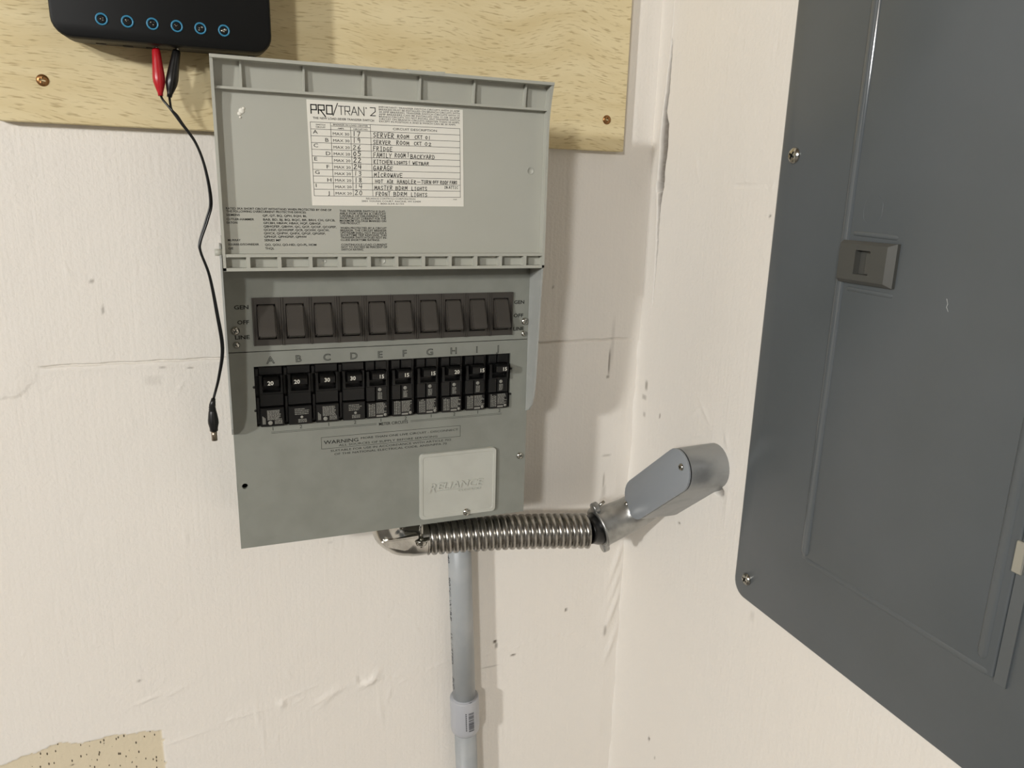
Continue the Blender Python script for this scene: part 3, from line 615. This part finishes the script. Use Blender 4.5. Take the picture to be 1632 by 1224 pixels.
# circuit label: own tilted frame, u to the right, v downwards (mm)
def LB_(u, v): return (79.1 + u + v * .0185, 74.4 + u * .0114 - v)
lab = MB(); q = [LB_(0, 0), LB_(140.3, 0), LB_(140.6, 91.0), LB_(0, 91.0)]
lab.prism(q, 'y', LF - .3, LF)
obj('circuit_label', lab, MT['paper'], lidp)
LYk = LF - .42
def tf(u, mv): return LB_(u, -mv)                # text() works with z upwards
pr = MB()
def T(txt, u, v, h, **k): text(pr, txt, u, -v, h, LYk, tf=tf, **k)
def logo(ch, u0, u1, v, h, t):
    for line in SQ[ch]:
        p = [tf(u0 + a * (u1 - u0), -v + b * h) for a, b in line]
        for a, b in zip(p, p[1:]): pr.seg(a, b, t, LYk)
SQ = {'P': [[(0, 0), (0, 1), (1, 1), (1, .42), (0, .42)]], 'R': [[(0, 0), (0, 1), (1, 1), (1, .42), (0, .42)], [(.35, .42), (1.15, -.32)]], 'r': [[(0, 0), (0, 1), (1, 1), (1, .45), (0, .45)], [(.5, .45), (1, 0)]], 'O': [[(0, 0), (0, 1), (1, 1), (1, 0), (0, 0)]],
      'T': [[(0, 1), (1, 1)], [(.5, 1), (.5, 0)]], 'A': [[(0, 0), (.5, 1), (1, 0)], [(.2, .35), (.8, .35)]], 'N': [[(0, 0), (0, 1), (1, 0), (1, 1)]], '2': [[(0, 1), (1, 1), (1, .55), (0, .05), (1, .05)]], '/': [[(0, -.15), (1, 1.3)]]}
for ch, a, b, t in (('P', 3.4, 8.0, .95), ('R', 9.6, 14.6, .95), ('O', 16.6, 21.4, .95), ('/', 22.0, 26.2, .7), ('T', 26.8, 31.4, .6), ('r', 32.4, 36.6, .6), ('A', 37.8, 43.0, .6), ('N', 44.2, 49.0, .6), ('2', 54.6, 59.0, .65)): logo(ch, a, b, 13.4, 7.0, t)
T('\u00ae', 50.2, 7.6, 1.2, bold=.01)
T('THE NEW LOAD-SIDE\u00ae TRANSFER SWITCH', 4.6, 18.0, 1.7, x1=57.6, bold=.01)
for k, s_ in enumerate(['IMPORTANT! TRANSFER SWITCH CIRCUITS WITH 20 AMP', 'BREAKERS MUST BE INSTALLED ON BRANCH CIRCUITS WITH', '20 AMP BREAKERS. TRANSFER SWITCH CIRCUITS WITH 15', 'AMP BREAKERS CAN BE INSTALLED ON 15 OR 20 AMP', 'BRANCH CIRCUITS. DO NOT INSTALL ANY TRANSFER SWITCH', 'CIRCUIT ON BRANCH CIRCUITS GREATER THAN 20 AMPS,', 'EXCEPT IN POSITION A AND B WHICH CAN BE 30 AMPS.']):
    T(s_, 62.3, 6.2 + k * 2.0, 1.45, x1=137.2 if k < 6 else 133.6)
def rule(u0, v0, u1, v1, t=.32): pr.seg(LB_(u0, v0), LB_(u1, v1), t, LYk)
v0, v1, v2 = 20.6, 26.3, 82.6; rowh = (v2 - v1) / 10
for u in (2.2, 19.4, 54.2, 137.3): rule(u, v0, u, v2)
rule(36.6, 23.3, 36.6, v2)
for v in [v0, v1] + [v1 + rowh * k for k in range(1, 11)]: rule(2.2, v, 137.3, v)
rule(19.4, 23.3, 54.2, 23.3)
T('SWITCH', 10.8, 23.2, 1.2, align='c', bold=.01); T('CIRCUIT', 10.8, 25.2, 1.2, align='c', bold=.01); T('BREAKER IN LOAD CENTER', 21.6, 22.6, 1.25, x1=52, bold=.01)
T('AMPS', 28, 25.6, 1.2, align='c', bold=.01); T('CIRCUIT NO.', 39, 25.6, 1.2, x1=52, bold=.01); T('CIRCUIT DESCRIPTION', 74.4, 24.4, 1.9, x1=115.2)
for k in range(10):
    v = v1 + rowh * k
    T('ABCDEFGHIJ'[k], 4.0 if k % 2 == 0 else 14.2, v + (3.8 if k % 2 == 0 else 4.6), 3.0, wide=1.4)
    T('MAX 30' if k < 2 else 'MAX 20', 21, v + 4.4, 2.2, x1=35.2)
T('RELIANCE CONTROLS CORPORATION', 48.0, 85.2, 1.4, x1=93.5); T('2001 YOUNG COURT, RACINE, WI 53404', 43.8, 87.5, 1.4, x1=98.6); T('1-800-634-6155', 58.4, 89.7, 1.4, x1=82.8); T('19585', 130.2, 85.0, .9)
obj('label_print', pr, MT['ink'], lidp)
hw = MB(); Yh = LF - .46
def Hd(txt, u, v, h, u1, t=.45, **k): hand(hw, txt, u, -v, h, t, Yh, u1, tf, **k)
ROW = lambda k: v1 + rowh * (k + 1)
for k, s_ in enumerate(['17', '19', '26', '05', '22', '24', '13', '18', '14', '20']): Hd(s_, 37.9, ROW(k) - 1.1, 3.9, 45.8, t=.55 if k in (0, 3, 4, 5) else .45)
Hd('SERVER', 56.4, ROW(0) - .6, 3.9, 76, .5); Hd('ROOM', 78.2, ROW(0) - .8, 2.9, 89.6); Hd('CKT', 94.4, ROW(0) - .9, 2.8, 102); Hd('01', 104.2, ROW(0) - .9, 2.9, 109.8)
Hd('SERVER', 56.2, ROW(1) - .6, 3.3, 72.6); Hd('ROOM', 77.2, ROW(1) - .7, 3.2, 89.6); Hd('CKT', 93.6, ROW(1) - .9, 2.8, 101); Hd('02', 103.6, ROW(1) - .9, 2.8, 110.6)
Hd('FRIDGE', 56.0, ROW(2) - .4, 3.7, 74)
Hd('FAMILY', 56.0, ROW(3) - .3, 4.0, 73); Hd('ROOM', 75.4, ROW(3) - .9, 3.6, 86); Hd('&', 86.6, ROW(3) - 1.5, 4.4, 89.6); Hd('BACKYARD', 90.0, ROW(3) - .3, 3.5, 113.4)
Hd('KITCHEN', 56.0, ROW(4) - .5, 3.4, 73.4); Hd('LIGHTS', 74.6, ROW(4) - .7, 2.6, 87.2); Hd('&', 87.6, ROW(4) - .4, 3.8, 90.4); Hd('WETBAR', 91.8, ROW(4) - .6, 2.6, 107.8)
Hd('GARAGE', 55.4, ROW(5) - .3, 3.9, 74, .5); Hd('MICROWAVE', 56.0, ROW(6) - .3, 3.6, 82.6)
Hd('HOT', 56.6, ROW(7) - .7, 2.9, 64.6); Hd('AIR', 67.6, ROW(7) - .7, 2.9, 73.6); Hd('HANDLER', 76.8, ROW(7) - .5, 3.3, 95.2); Hd('-', 95.6, ROW(7) - .5, 3.0, 99.6); Hd('TURN', 99.6, ROW(7) - .5, 3.2, 109.6); Hd('OFF', 110.6, ROW(7) - 1.1, 2.5, 116.6); Hd('ROOF', 117.8, ROW(7) - .7, 3.1, 126.2); Hd('FANS', 127, ROW(7) - .9, 2.9, 134.6)
Hd('MASTER', 56.0, ROW(8) - .3, 3.6, 73); Hd('BDRM', 75.4, ROW(8) - .5, 3.3, 87); Hd('LIGHTS', 90.2, ROW(8) - .2, 3.3, 105.4); Hd('IN', 121.6, ROW(8) - 2.4, 2.2, 125.2, .36); Hd('ATTIC', 126, ROW(8) - 2.2, 2.3, 135.4, .36)
Hd('FRONT', 56.8, ROW(9) - .5, 3.5, 70.8); Hd('BDRM', 73.4, ROW(9) - .6, 3.3, 86.4); Hd('LIGHTS', 89.6, ROW(9) - .3, 3.3, 105.6)
obj('handwriting', hw, MT['pen'], lidp)
rp = MB(); yk = LF - .15
def R_(s_, x, z, x1): text(rp, s_, x, z - .8, 1.75, yk, x1=x1, bold=.014)
R_('RATED 5KA SHORT CIRCUIT WITHSTAND WHEN PROTECTED BY ONE OF', 8.7, -20.4, 97.4); R_('THE FOLLOWING OVERCURRENT PROTECTIVE DEVICES:', 8.8, -22.8, 75.3)
R_('SIEMENS', 8.6, -25.8, 19.6); R_('QP, QT, BQ, QPH, EQH, BL', 38.3, -26.0, 75.7)
R_('CUTLER-HAMMER', 8.6, -29.4, 31.0); R_('EATON', 8.6, -32.3, 17.2)
for k, (s_, x1) in enumerate([('BAB, BD, BJ, BQ, BQC, BR, BRH, CH, GFCB,', 100.4), ('GFCBH, HBAW, HBAX, HQP, QBHGF,', 88), ('QBHGFEP, QBHW, QC, QCF, QCGF, QCGFEP,', 101.3), ('QCHGF, QCHGFEP, QCR, QCHW, QHCW,', 95), ('QHCX, QHPW, QHPX, QPGF, QPGFEP,', 91.5), ('QPHGF, QPHGFEP, QPHW', 75)]): R_(s_, 38.6, -29.4 - k * 2.94, x1)
R_('MURRAY', 8.6, -47.2, 19); R_('SERIES MP', 38.7, -47.2, 52.5); R_('SQUARE-D/SCHNEIDER', 8.6, -50.8, 33.9); R_('QO, QOU, QO-HID, QO-PL, HOM', 39, -51.1, 83.1); R_('GE', 8.5, -54.2, 12.6); R_('THQL', 39, -54.3, 46.6)
for k, (s_, x1) in enumerate([('THIS TRANSFER SWITCH IS SUIT-', 146.6), ('ABLE FOR USE IN A CIRCUIT', 146.6), ('CAPABLE OF DELIVERING THE', 146.6), ('SHORTCIRCUIT CURRENT FOR THE', 146.6), ('MAXIMUM VOLTAGE MARKED ON', 146.6), ('THIS PRODUCT.', 123)]): R_(s_, 104.5, -21.0 - k * 2.15, x1)
for k, (s_, x1) in enumerate([('WHEN PROTECTED BY A CIRCUIT', 147), ('BREAKER, THE CIRCUIT BREAKER', 147), ('UPSTREAM SHALL NOT INCLUDE A', 147), ('SHORTTIME TRIP RESPONSE. THIS', 147), ('TRANSFER SWITCH DOES NOT IN-', 147), ('CLUDE SHORTTIME RATINGS.', 140.5)]): R_(s_, 104.8, -36.0 - k * 2.15, x1)
for k, (s_, x1) in enumerate([('CONTINUOUS LOAD CURRENT', 147.4), ('NOT TO EXCEED 80 PERCENT OF', 147.4), ('SWITCH RATING.', 125.5)]): R_(s_, 105.1, -51.0 - k * 2.2, x1)
obj('rating_print', rp, MT['ink'], lidp)

# ================================================================ PLYWOOD BOARD AND WHAT HANGS ON IT
bd = thing('plywood_board', 'pale plywood backing board screwed to the white wall', 'board', (138, 0, 48))
obj('board', MB().rbox(-171.5, 447.2, -12, -.3, 48.3, 420, .8, 1), WOOD, bd)
for x, z in ((-134.0, 83.7), (423.2, 82.2)): screw(bd, (x, -12, z), 5.0, 1.6, ang=30, material=MT['brass'])

dv = thing('control_box', 'black plastic control box with a row of blue-ringed holes', 'control box', (-29.5, -12, 114))
DZ0, DZ1, DX0, DX1, DY = 115.2, 330, -116.4, 57.4, -57.0
def ring(x0, x1, z0, z1, r, y): return [(p[0], y, p[1]) for p in rrect(x0, x1, z0, z1, r, 6)]
bmb = MB()
bmb.loft([ring(DX0 + 5, DX1 - 5, DZ0 + 1.5, DZ1 - 2, 14, -12.2), ring(DX0 + 1.5, DX1 - 1.5, DZ0 - .2, DZ1, 15, -26), ring(DX0 + .3, DX1 - .3, DZ0 - .8, DZ1, 15, -50.5)])
body = obj('body', bmb, MT['devside'], dv)
fm = MB(); R0 = (DX0, DX1, DZ0 - .8, DZ1, 15)
fm.loft([ring(DX0 + 1, DX1 - 1, DZ0 + .2, DZ1 - 1, 15, -50.6), ring(*R0, -51.2), ring(*R0, -54.5), ring(DX0 + .9, DX1 - .9, DZ0 + .1, DZ1 - .9, 14.5, -56.4), ring(DX0 + 2.5, DX1 - 2.5, DZ0 + 1.7, DZ1 - 2.5, 13, -57)], smooth=False)
front = obj('front_cover', fm, MT['device'], dv); smooth_by_angle(front, 40); smooth_by_angle(body, 40)
rmesh = wmesh = None
for k, x in enumerate((-78.2, -58.8, -39.6, -20.5, -1.7, 17.5)):
    c = (x, DY, 130.4)
    if rmesh is None:
        rmesh = mesh_of(MB().lathe((x, DY - .05, 130.4), (0, -1, 0), [(4.9, -.5), (4.9, .5), (4.4, .9), (3.7, .7), (3.4, -.2)], 26), MT['blue'], 'ring', c)
        wmesh = mesh_of(MB().lathe((x, DY - .1, 130.4), (0, -1, 0), [(3.6, 0), (2.6, .1), (.1, .05)], 20), MT['device'], 'socket', c)
    r_ = obj('blue_ring', rmesh, None, dv, loc=c); obj('socket', wmesh, None, r_, loc=c)
    tip = MB(); rr = random.Random(k)
    for _ in range(3 if k < 4 else 5): tip.lathe((x + rr.uniform(-1.6, 1.6), DY - .15, 130.4 + rr.uniform(-1.6, 1.6)), (0.2, -1, .2), dome(rr.uniform(.35, .8) * (1.5 if k > 3 else 1), .6), 7)
    obj('terminal', tip, MT['steel'], r_)
for x0, x1 in ((-87, -79), (-66, -58), (-47.5, -40), (12, 30), (37, 43)): obj('port', MB().box(x0, x1, -33, -27, DZ0 - 1.0, DZ0 + 3), MT['black'], dv)

lead = thing('clip_lead', 'thin black cable with red and black alligator clips and a barrel plug', 'cable', (-30, -45, -247))
def clip(top, bot, material, name):
    t, b = Vector(top), Vector(bot)
    pr_ = [(0, 2.8), (.05, 3.5), (.25, 4.0), (.5, 4.9), (.62, 5.2), (.72, 4.9), (.85, 3.4), (.93, 2.3), (1.0, 2.1)]
    mb = MB(); mb.tube([t.lerp(b, k) for k, _ in pr_], [r for _, r in pr_], 16)
    o = obj(name, mb, material, lead)
    d = (t - b).normalized(); mb = MB(); mb.tube([t - d * 3, t + d * 3, t + d * 5], [2.0, 1.6, .8], 8); obj('jaw', mb, MT['steel'], o)
    return o
clip((-39.2, -44, 113), (-38.4, -48, 73.5), MT['red'], 'red_clip'); clip((-22.6, -44, 113), (-31.4, -48, 73.0), MT['vinyl'], 'black_clip')
def spline(pts, n=10):
    P = [Vector(p) for p in pts]; P = [P[0] * 2 - P[1]] + P + [P[-1] * 2 - P[-2]]; out = []
    for i in range(1, len(P) - 2):
        for k in range(n):
            t = k / n; a, b, c, d = P[i - 1:i + 3]
            out.append(.5 * ((2 * b) + (c - a) * t + (2 * a - 5 * b + 4 * c - d) * t * t + (3 * b - a - 3 * c + d) * t ** 3))
    return out + [P[-2]]
tail = [(-26.8, -55, 57.5), (-22.6, -55, 50.8), (-12.4, -55, 34.8), (-6, -55, 13.3), (-3.1, -55, -15.5), (-7.5, -55, -32.5), (-14.8, -55, -52.5), (-15, -55, -62.3), (-8.9, -55, -84.5), (-4.6, -55, -120.3), (-2.0, -55, -154), (-6.9, -55, -181.8), (-13.4, -55, -204)]
mb = MB()
for dx in (-.75, .75):
    st = [(-38.4, -48, 74.5), (-36.8, -51, 70.4), (-32.0, -54, 64)] if dx < 0 else [(-31.4, -48, 74), (-31, -52, 68), (-30.0, -55, 62)]
    mb.tube(spline([Vector(p) for p in st] + [Vector(p) + Vector((dx * (.6 + .4 * math.cos(i * 1.3)), 0.55 * math.sin(i * 1.9) * dx, 0)) for i, p in enumerate(tail)], 8), 1.05, 9)
obj('wire', mb, MT['vinyl'], lead)
mb = MB(); pp = [(0, 1.9), (4, 2.6), (7, 3.2), (7.6, 2.9), (9, 3.3), (9.6, 3.0), (11, 3.5), (11.6, 3.2), (13, 3.7), (16, 4.2), (22, 5.0), (25, 5.0), (30, 3.9), (33, 3.8)]
mb.tube([(-13.4 - 1.7 * min(1, h / 8), -55, -203.5 - h) for h, _ in pp], [r for _, r in pp], 18); plug = obj('barrel_plug', mb, MT['black'], lead)
mb = MB(); mb.tube([(-15.1, -55, -235.5), (-15.1, -55, -246.4), (-15.1, -55, -246.6), (-15.1, -55, -244)], [2.75, 2.75, 1.6, 1.5], 16); obj('plug_tip', mb, mat('nickel_tip', (150, 138, 122), .3, .9), plug)

# ================================================================ CONDUIT RUN
el = thing('elbow_connector', 'bright zinc elbow connector with a clamp screw under the grey switch box', 'conduit fitting', (165, -40, -408))
EY = -42
mb = MB(); mb.tube(spline([(203.5, EY + 1, -390), (186, EY, -389), (171, EY, -385), (160, EY, -374), (156, EY, -358), (156, EY, -349)], 6), [19.5] * 7 + [19] * 6 + [18.5] * 6 + [18] * 6 + [18] * 6, 28)
b_ = obj('elbow_body', mb, MT['zinc'], el)
obj('clamp_saddle', MB().prism([(148, -378), (188, -378), (188, -379.5), (177, -391), (173, -391.5), (152, -384)], 'y', EY - 21.5, EY - 18).prism([(150, -377), (189, -376), (189, -379), (150, -380)], 'y', EY - 20.5, EY - 5), MT['zinc'], el)
mb = MB(); mb.tube([(193, EY - 17, -350), (193, EY - 17, -392)], 2.6, 14); mb.lathe((193, EY - 17, -381), (0, 0, -1), [(4, 0), (9.5, .2), (9.5, 1.6), (7.2, 1.8), (7.2, 5), (6.2, 7.5), (3.5, 9), (.1, 9.2)], 18)
obj('clamp_screw', mb, MT['steel'], el)
mb = MB(); mb.lathe((204, EY + 1, -390), (1, 0, 0), [(15.5, -1), (16.4, -.6), (16.4, 1.6), (15.5, 2)], 28); obj('end_ring', mb, MT['zinc'], el)

fx = thing('flexible_conduit', 'ribbed silver flexible metal conduit running from the elbow to the grey fitting', 'conduit', (290, -73, -410))
P0, P1 = Vector((205, EY + .5, -390.6)), Vector((393.5, -76, -393.6))
N_R, SEG = 23, 12; rings = []; t_ = (P1 - P0).normalized(); u_ = Vector((0, 0, 1)); u_ = (u_ - t_ * u_.dot(t_)).normalized(); v_ = t_.cross(u_)
for i in range(N_R * SEG + 1):
    s_ = i / (N_R * SEG); c = P0.lerp(P1, s_) + u_ * 1.8 * math.sin(math.pi * s_) + v_ * -2 * math.sin(math.pi * s_); rg = []
    for k in range(36):
        a = 2 * math.pi * k / 36; ph = (s_ * N_R - k / 36) % 1.0
        r = (1 + .055 * s_) * (16.6 + 3.5 * (max(0, 1 - abs((ph - .5) / .47) ** 2.6)) ** .5)
        rg.append(tuple(c + (math.cos(a) * u_ + math.sin(a) * v_) * r))
    rings.append(rg)
obj('ribbed_sheath', MB().loft(rings), MT['flex'], fx)
mb = MB(); d = (Vector((413, -70, -395)) - P1).normalized(); mb.tube([P1 - d * 2, P1 + d * 3, P1 + d * 9, P1 + d * 14, P1 + d * 22], [16.3, 16.6, 17.4, 19.5, 20.0], 24); obj('insulating_bushing', mb, MT['vinyl'], fx)

lb = thing('conduit_body', 'grey oblong conduit body with screwed cover coming out of the right wall', 'conduit fitting', (470, -137, -375))
C1, C2, LR = (-177.5, -284.5), (-97.5, -350.5), 23.8
def oblong(r, x, n=14, c1=C1, c2=C2):
    a0 = math.atan2(c2[1] - c1[1], c2[0] - c1[0]); out = []
    for c, s0 in ((c2, a0 - math.pi / 2), (c1, a0 + math.pi / 2)):
        out += [(x, c[0] + r * math.cos(s0 + math.pi * k / n), c[1] + r * math.sin(s0 + math.pi * k / n)) for k in range(n + 1)]
    return out
bo = obj('body', MB().loft([oblong(LR - .6, 447.4), oblong(LR, 449), oblong(LR + .8, 475), oblong(LR + 1.2, 497)]), MT['lbbody'], lb); smooth_by_angle(bo, 40)
obj('gasket', MB().loft([oblong(LR - 2.0, 444.6), oblong(LR - 2.0, 448)]), MT['vinyl'], lb)
co = obj('cover', MB().loft([oblong(LR - .2, 445.4), oblong(LR, 444.4), oblong(LR - .2, 443.2), oblong(LR - 1.6, 442.4)]), MT['lb'], lb); smooth_by_angle(co, 40)
for y, z in ((-187.5, -277.0), (-80.5, -363.5)): screw(lb, (442.3, y, z), 4.0, 2.4, axis=(-1, 0, 0), ang=35)
hub = [(411, -70, -395.5), (413.5, -70, -394.8), (421, -70, -392.5), (430, -70, -390), (449, -72, -383), (460, -78, -374), (469, -88, -361)]
mb = MB(); mb.tube(hub, [24.2, 24.2, 23.6, 23.0, 21.8, 21.2, 21], 32, caps=False); mb.tube(hub[:3], [21.8, 21.8, 21.6], 32, caps=False)
hd = (Vector(hub[2]) - Vector(hub[0])).normalized(); hc = Vector(hub[0])
hu = (Vector((-.25, 0, 1)) - hd * Vector((-.25, 0, 1)).dot(hd)).normalized(); hv = hd.cross(hu)
mb.lathe(hc, hd, [(21.8, 0), (25.4, 0), (26, 1.5), (25.4, 3), (23.4, 3.4), (21.8, 3.2), (21.8, 0)], 32)
hb = obj('hub', mb, MT['cast'], lb)
for sg in (1, -1):
    c = hc + hu * sg * 27.5 + hd * 1
    e = MB(); e.lathe(c - hd * 1.5, hd, [(.1, 0), (6.6, 0), (7.2, 1.2), (7.2, 6.5), (6.6, 7.5), (.1, 7.5)], 18); obj('lug', e, MT['cast'], lb)
    p = c + hd * 4; ax = (hd * .8 + Vector((0, -.3, .55))).normalized(); e = MB(); e.tube([p - ax * 5, p + ax * 12, p + ax * 12.6], [1.9, 1.9, 1.2], 12); obj('clamp_screw', e, MT['steel'], lb)

pp_ = thing('plastic_conduit', 'straight grey plastic conduit pipe with a coupling below the switch box', 'pipe', (262, -17, -1500))
PA, PB = Vector((247.8, -18, -346)), Vector((260.0, -18, -640)); dP = (PB - PA).normalized(); PC = PA + dP * (1500 - 346 - 2)
def on(z): return PA + dP * ((PA.z - z) / -dP.z)
PR = 14.4
mb = MB(); mb.tube([on(-340), on(-640)], PR, 36); up_ = obj('upper_pipe', mb, MT['pvc'], pp_)
mb = MB(); mb.tube([on(-676), on(-1499.5)], PR, 36); obj('lower_pipe', mb, MT['pvc'], pp_)
mb = MB(); cz = [(-632, PR + .3), (-631, PR + 2.4), (-631.6, PR + 3.8), (-633, PR + 4.3), (-676, PR + 4.3), (-681, PR + 3.4), (-684, PR + 1.2), (-684.4, PR - .5)]
mb.tube([on(z) for z, _ in cz], [r for _, r in cz], 40); cpl = obj('coupling', mb, MT['pvcc'], pp_)
def around(mb, pts_faces, r, a0, z0, k=1.0):
    """wrap flat lettering (u along the pipe, v around it) onto the pipe"""
    v, fs = pts_faces; out = []
    if len(v) == 4 and len(fs) == 1:                # a plain bar: follow the curve in six steps
        (u0, w0), (u1, _), (_, w1), _ = v; v = [(u, w0 + (w1 - w0) * i / 6) for i in range(7) for u in (u0, u1)]; fs = [(2 * i, 2 * i + 1, 2 * i + 3, 2 * i + 2) for i in range(6)]
    for u, w_ in v:
        c = on(z0 - u); a = a0 + w_ / r; out.append((c.x + r * math.sin(a), c.y - r * math.cos(a), c.z))
    mb.add(out, fs)
mb = MB()
for s_, z0, L_ in (('SCH 40', -405, 34), ('90\u00b0C WIRE', -458, 60), ('UL LISTED', -536, 44), ('PVC', -600, 16)):
    mb = MB(); v, fs = glyphs(s_, .01); k = 5.2 / CAPH; kx = L_ / (v[:, 0].max() - v[:, 0].min())
    around(mb, ([((p[0]) * kx, (p[1]) * k) for p in v], fs), PR + .15, math.radians(-96), z0); obj('pipe_print', mb, MT['pvcink'], up_)
mb = MB(); z = -645.0
while z > -672:
    h = random.choice((.5, .5, .9, 1.3)); around(mb, ([(0, 0), (h, 0), (h, 7.5), (0, 7.5)], [(0, 1, 2, 3)]), PR + 4.45, math.radians(-2), z); z -= h + random.choice((.5, .7, 1.1))
for q in range(9): around(mb, ([(0, 0), (1.8, 0), (1.8, 1.4), (0, 1.4)], [(0, 1, 2, 3)]), PR + 4.45, math.radians(-14), -645 - q * 3)
obj('barcode', mb, MT['pvcink'], cpl)

# ================================================================ BREAKER PANEL ON THE RIGHT WALL
PX = 487.0
pn = thing('breaker_panel', 'large dark grey metal breaker panel with hinged door on the right wall', 'breaker panel', (XR, -520, -404))
def rr2(y0, y1, z0, z1, r, n=6): return rrect(y0, y1, z0, z1, r, n)
o = rr2(-800, -234.6, -404, 560, 16)
mb = MB(); mb.loft([[(XR - .2, p[0], p[1]) for p in o], [(PX + 2.4, p[0], p[1]) for p in o], [(PX + .7, -517 + (p[0] + 517) * .9962, 78 + (p[1] - 78) * .998) for p in o], [(PX, -517 + (p[0] + 517) * .988, 78 + (p[1] - 78) * .9955) for p in o]], smooth=False)
cv = obj('cover', mb, MT['panel'], pn); smooth_by_angle(cv, 50)
D0, D1, DB, DT = -515.0, -325.5, -320.5, 520.0
mb = MB(); o = rr2(D0, D1, DB, DT, 2)
mb.loft([[(PX + .6, p[0], p[1]) for p in o], [(PX - 1.2, p[0], p[1]) for p in o], [(PX - 2.0, (p[0] + 420) * .99 - 420, (p[1] - 100) * .997 + 100) for p in o]], smooth=False)
dr = obj('door', mb, MT['panel'], pn); smooth_by_angle(dr, 50)
def bead(y0, z0, y1, z1, r, h, x=PX - 1.9, sgn=1):
    a, b = Vector((y0, z0)), Vector((y1, z1)); d = (b - a).normalized(); q = Vector((-d.y, d.x)); rings = []
    for p, e in ((a, .15), (a + d * r * .5, .75), (a + d * r * 1.2, 1), (b - d * r * 1.2, 1), (b - d * r * .5, .75), (b, .15)):
        rings.append([(x - sgn * h * e * math.cos(t) + .25, p.x + q.x * r * e * math.sin(t), p.y + q.y * r * e * math.sin(t)) for t in [math.pi * (k / 10 - .5) for k in range(11)]])
    return MB().loft(rings, closed=False, caps=False)
obj('bead', bead(-329.6, -318, -325.6, 516, 4.6, 2.3), MT['bead'], dr)
obj('bead', bead(-331, -319.4, -512, -318.2, 2.6, .7), MT['panel'], dr)
obj('bead', bead(-505.2, -311, -501.5, 500, 4.0, 1.5), MT['panel'], dr)
obj('hinge_rail', MB().box(PX - 2.0, PX + .3, -525, -516.4, -322, 500), MT['panel'], pn)
obj('hinge', MB().rbox(PX - 4.5, PX + .2, -521, -513.6, -238, -215, .8, 1), MT['hingemetal'], pn)
# latch
lat = thing_lat = None
mb = MB()
def ry(y0, y1, z0, z1, x): return [(x, y1, z0), (x, y0, z0), (x, y0, z1), (x, y1, z1)]
ya, yb_, za, zb_ = -384, -329.5, -65, -31
mb.loft([ry(ya, yb_, za, zb_, PX - 1.5), ry(ya, yb_, za, zb_, PX - 5), ry(ya + 6, yb_ - .5, za + 3, zb_ - 2.5, PX - 8.5)], caps=False, smooth=False)
fy0, fy1, fz0, fz1 = ya + 6, yb_ - .5, za + 3, zb_ - 2.5; sy0, sy1, sz0, sz1 = -362, -347, -57, -38
YY = [fy0, sy0, sy1, fy1]; ZZ = [fz0, sz0, sz1, fz1]; xf = PX - 8.5
for i in range(3):
    for j in range(3):
        if i == 1 and j == 1: continue
        mb.add([(xf, YY[i], ZZ[j]), (xf, YY[i + 1], ZZ[j]), (xf, YY[i + 1], ZZ[j + 1]), (xf, YY[i], ZZ[j + 1])], [(0, 1, 2, 3)])
mb.loft([ry(sy0, sy1, sz0, sz1, xf), ry(sy0, sy1, sz0, sz1, PX - 1.0)], caps=False, smooth=False)
latch = obj('latch', mb, MT['latch'], dr)
obj('latch_slot', MB().box(PX - 2.4, PX - 1.9, sy0, sy1, sz0, sz1), MT['latch'], latch)
obj('latch_tongue', MB().rbox(PX - 6.5, PX - 2.0, sy0 + .3, sy0 + 6, sz0 + .3, sz1 - 1.5, .6, 1), MT['latch'], latch)
obj('bead', bead(-335, -25.2, -381, -26.5, 2.0, 1.1), MT['panel'], dr)
obj('bead', bead(-336, -70, -384, -70.6, 2.0, 1.1), MT['panel'], dr)
mb = MB(); ro = rr2(-362, -343, -18.5, 5.5, 9.4); ri = rr2(-361.4, -343.6, -17.9, 4.9, 8.8)
mb.loft([[(PX - 1.8, p[0], p[1]) for p in ro], [(PX - 2.35, (p[0] + q[0]) / 2, (p[1] + q[1]) / 2) for p, q in zip(ro, ri)], [(PX - 1.8, p[0], p[1]) for p in ri]], caps=False)
obj('knockout_rim', mb, MT['panel'], dr)
for y, z, r in ((-253.3, 38, 7.2), (-254.5, -380.5, 6.4)): screw(pn, (PX + .3, y, z), r, 3.6, axis=(-1, 0, 0), ang=15)
for pts in ([(-430, -66), (-431.5, -69.5), (-431, -72), (-433, -75)], [(-445, -283), (-450, -291)],):
    mb = MB()
    for (a, b), (c, d) in zip(pts, pts[1:]):
        mb.add([(PX - 2.12, a, b), (PX - 2.12, a - .6, b), (PX - 2.12, c - .4, d), (PX - 2.12, c, d)], [(0, 1, 2, 3)])
    if pts[0][0] == -430: obj('paint_scratch', mb, MT['scratch'], pn)
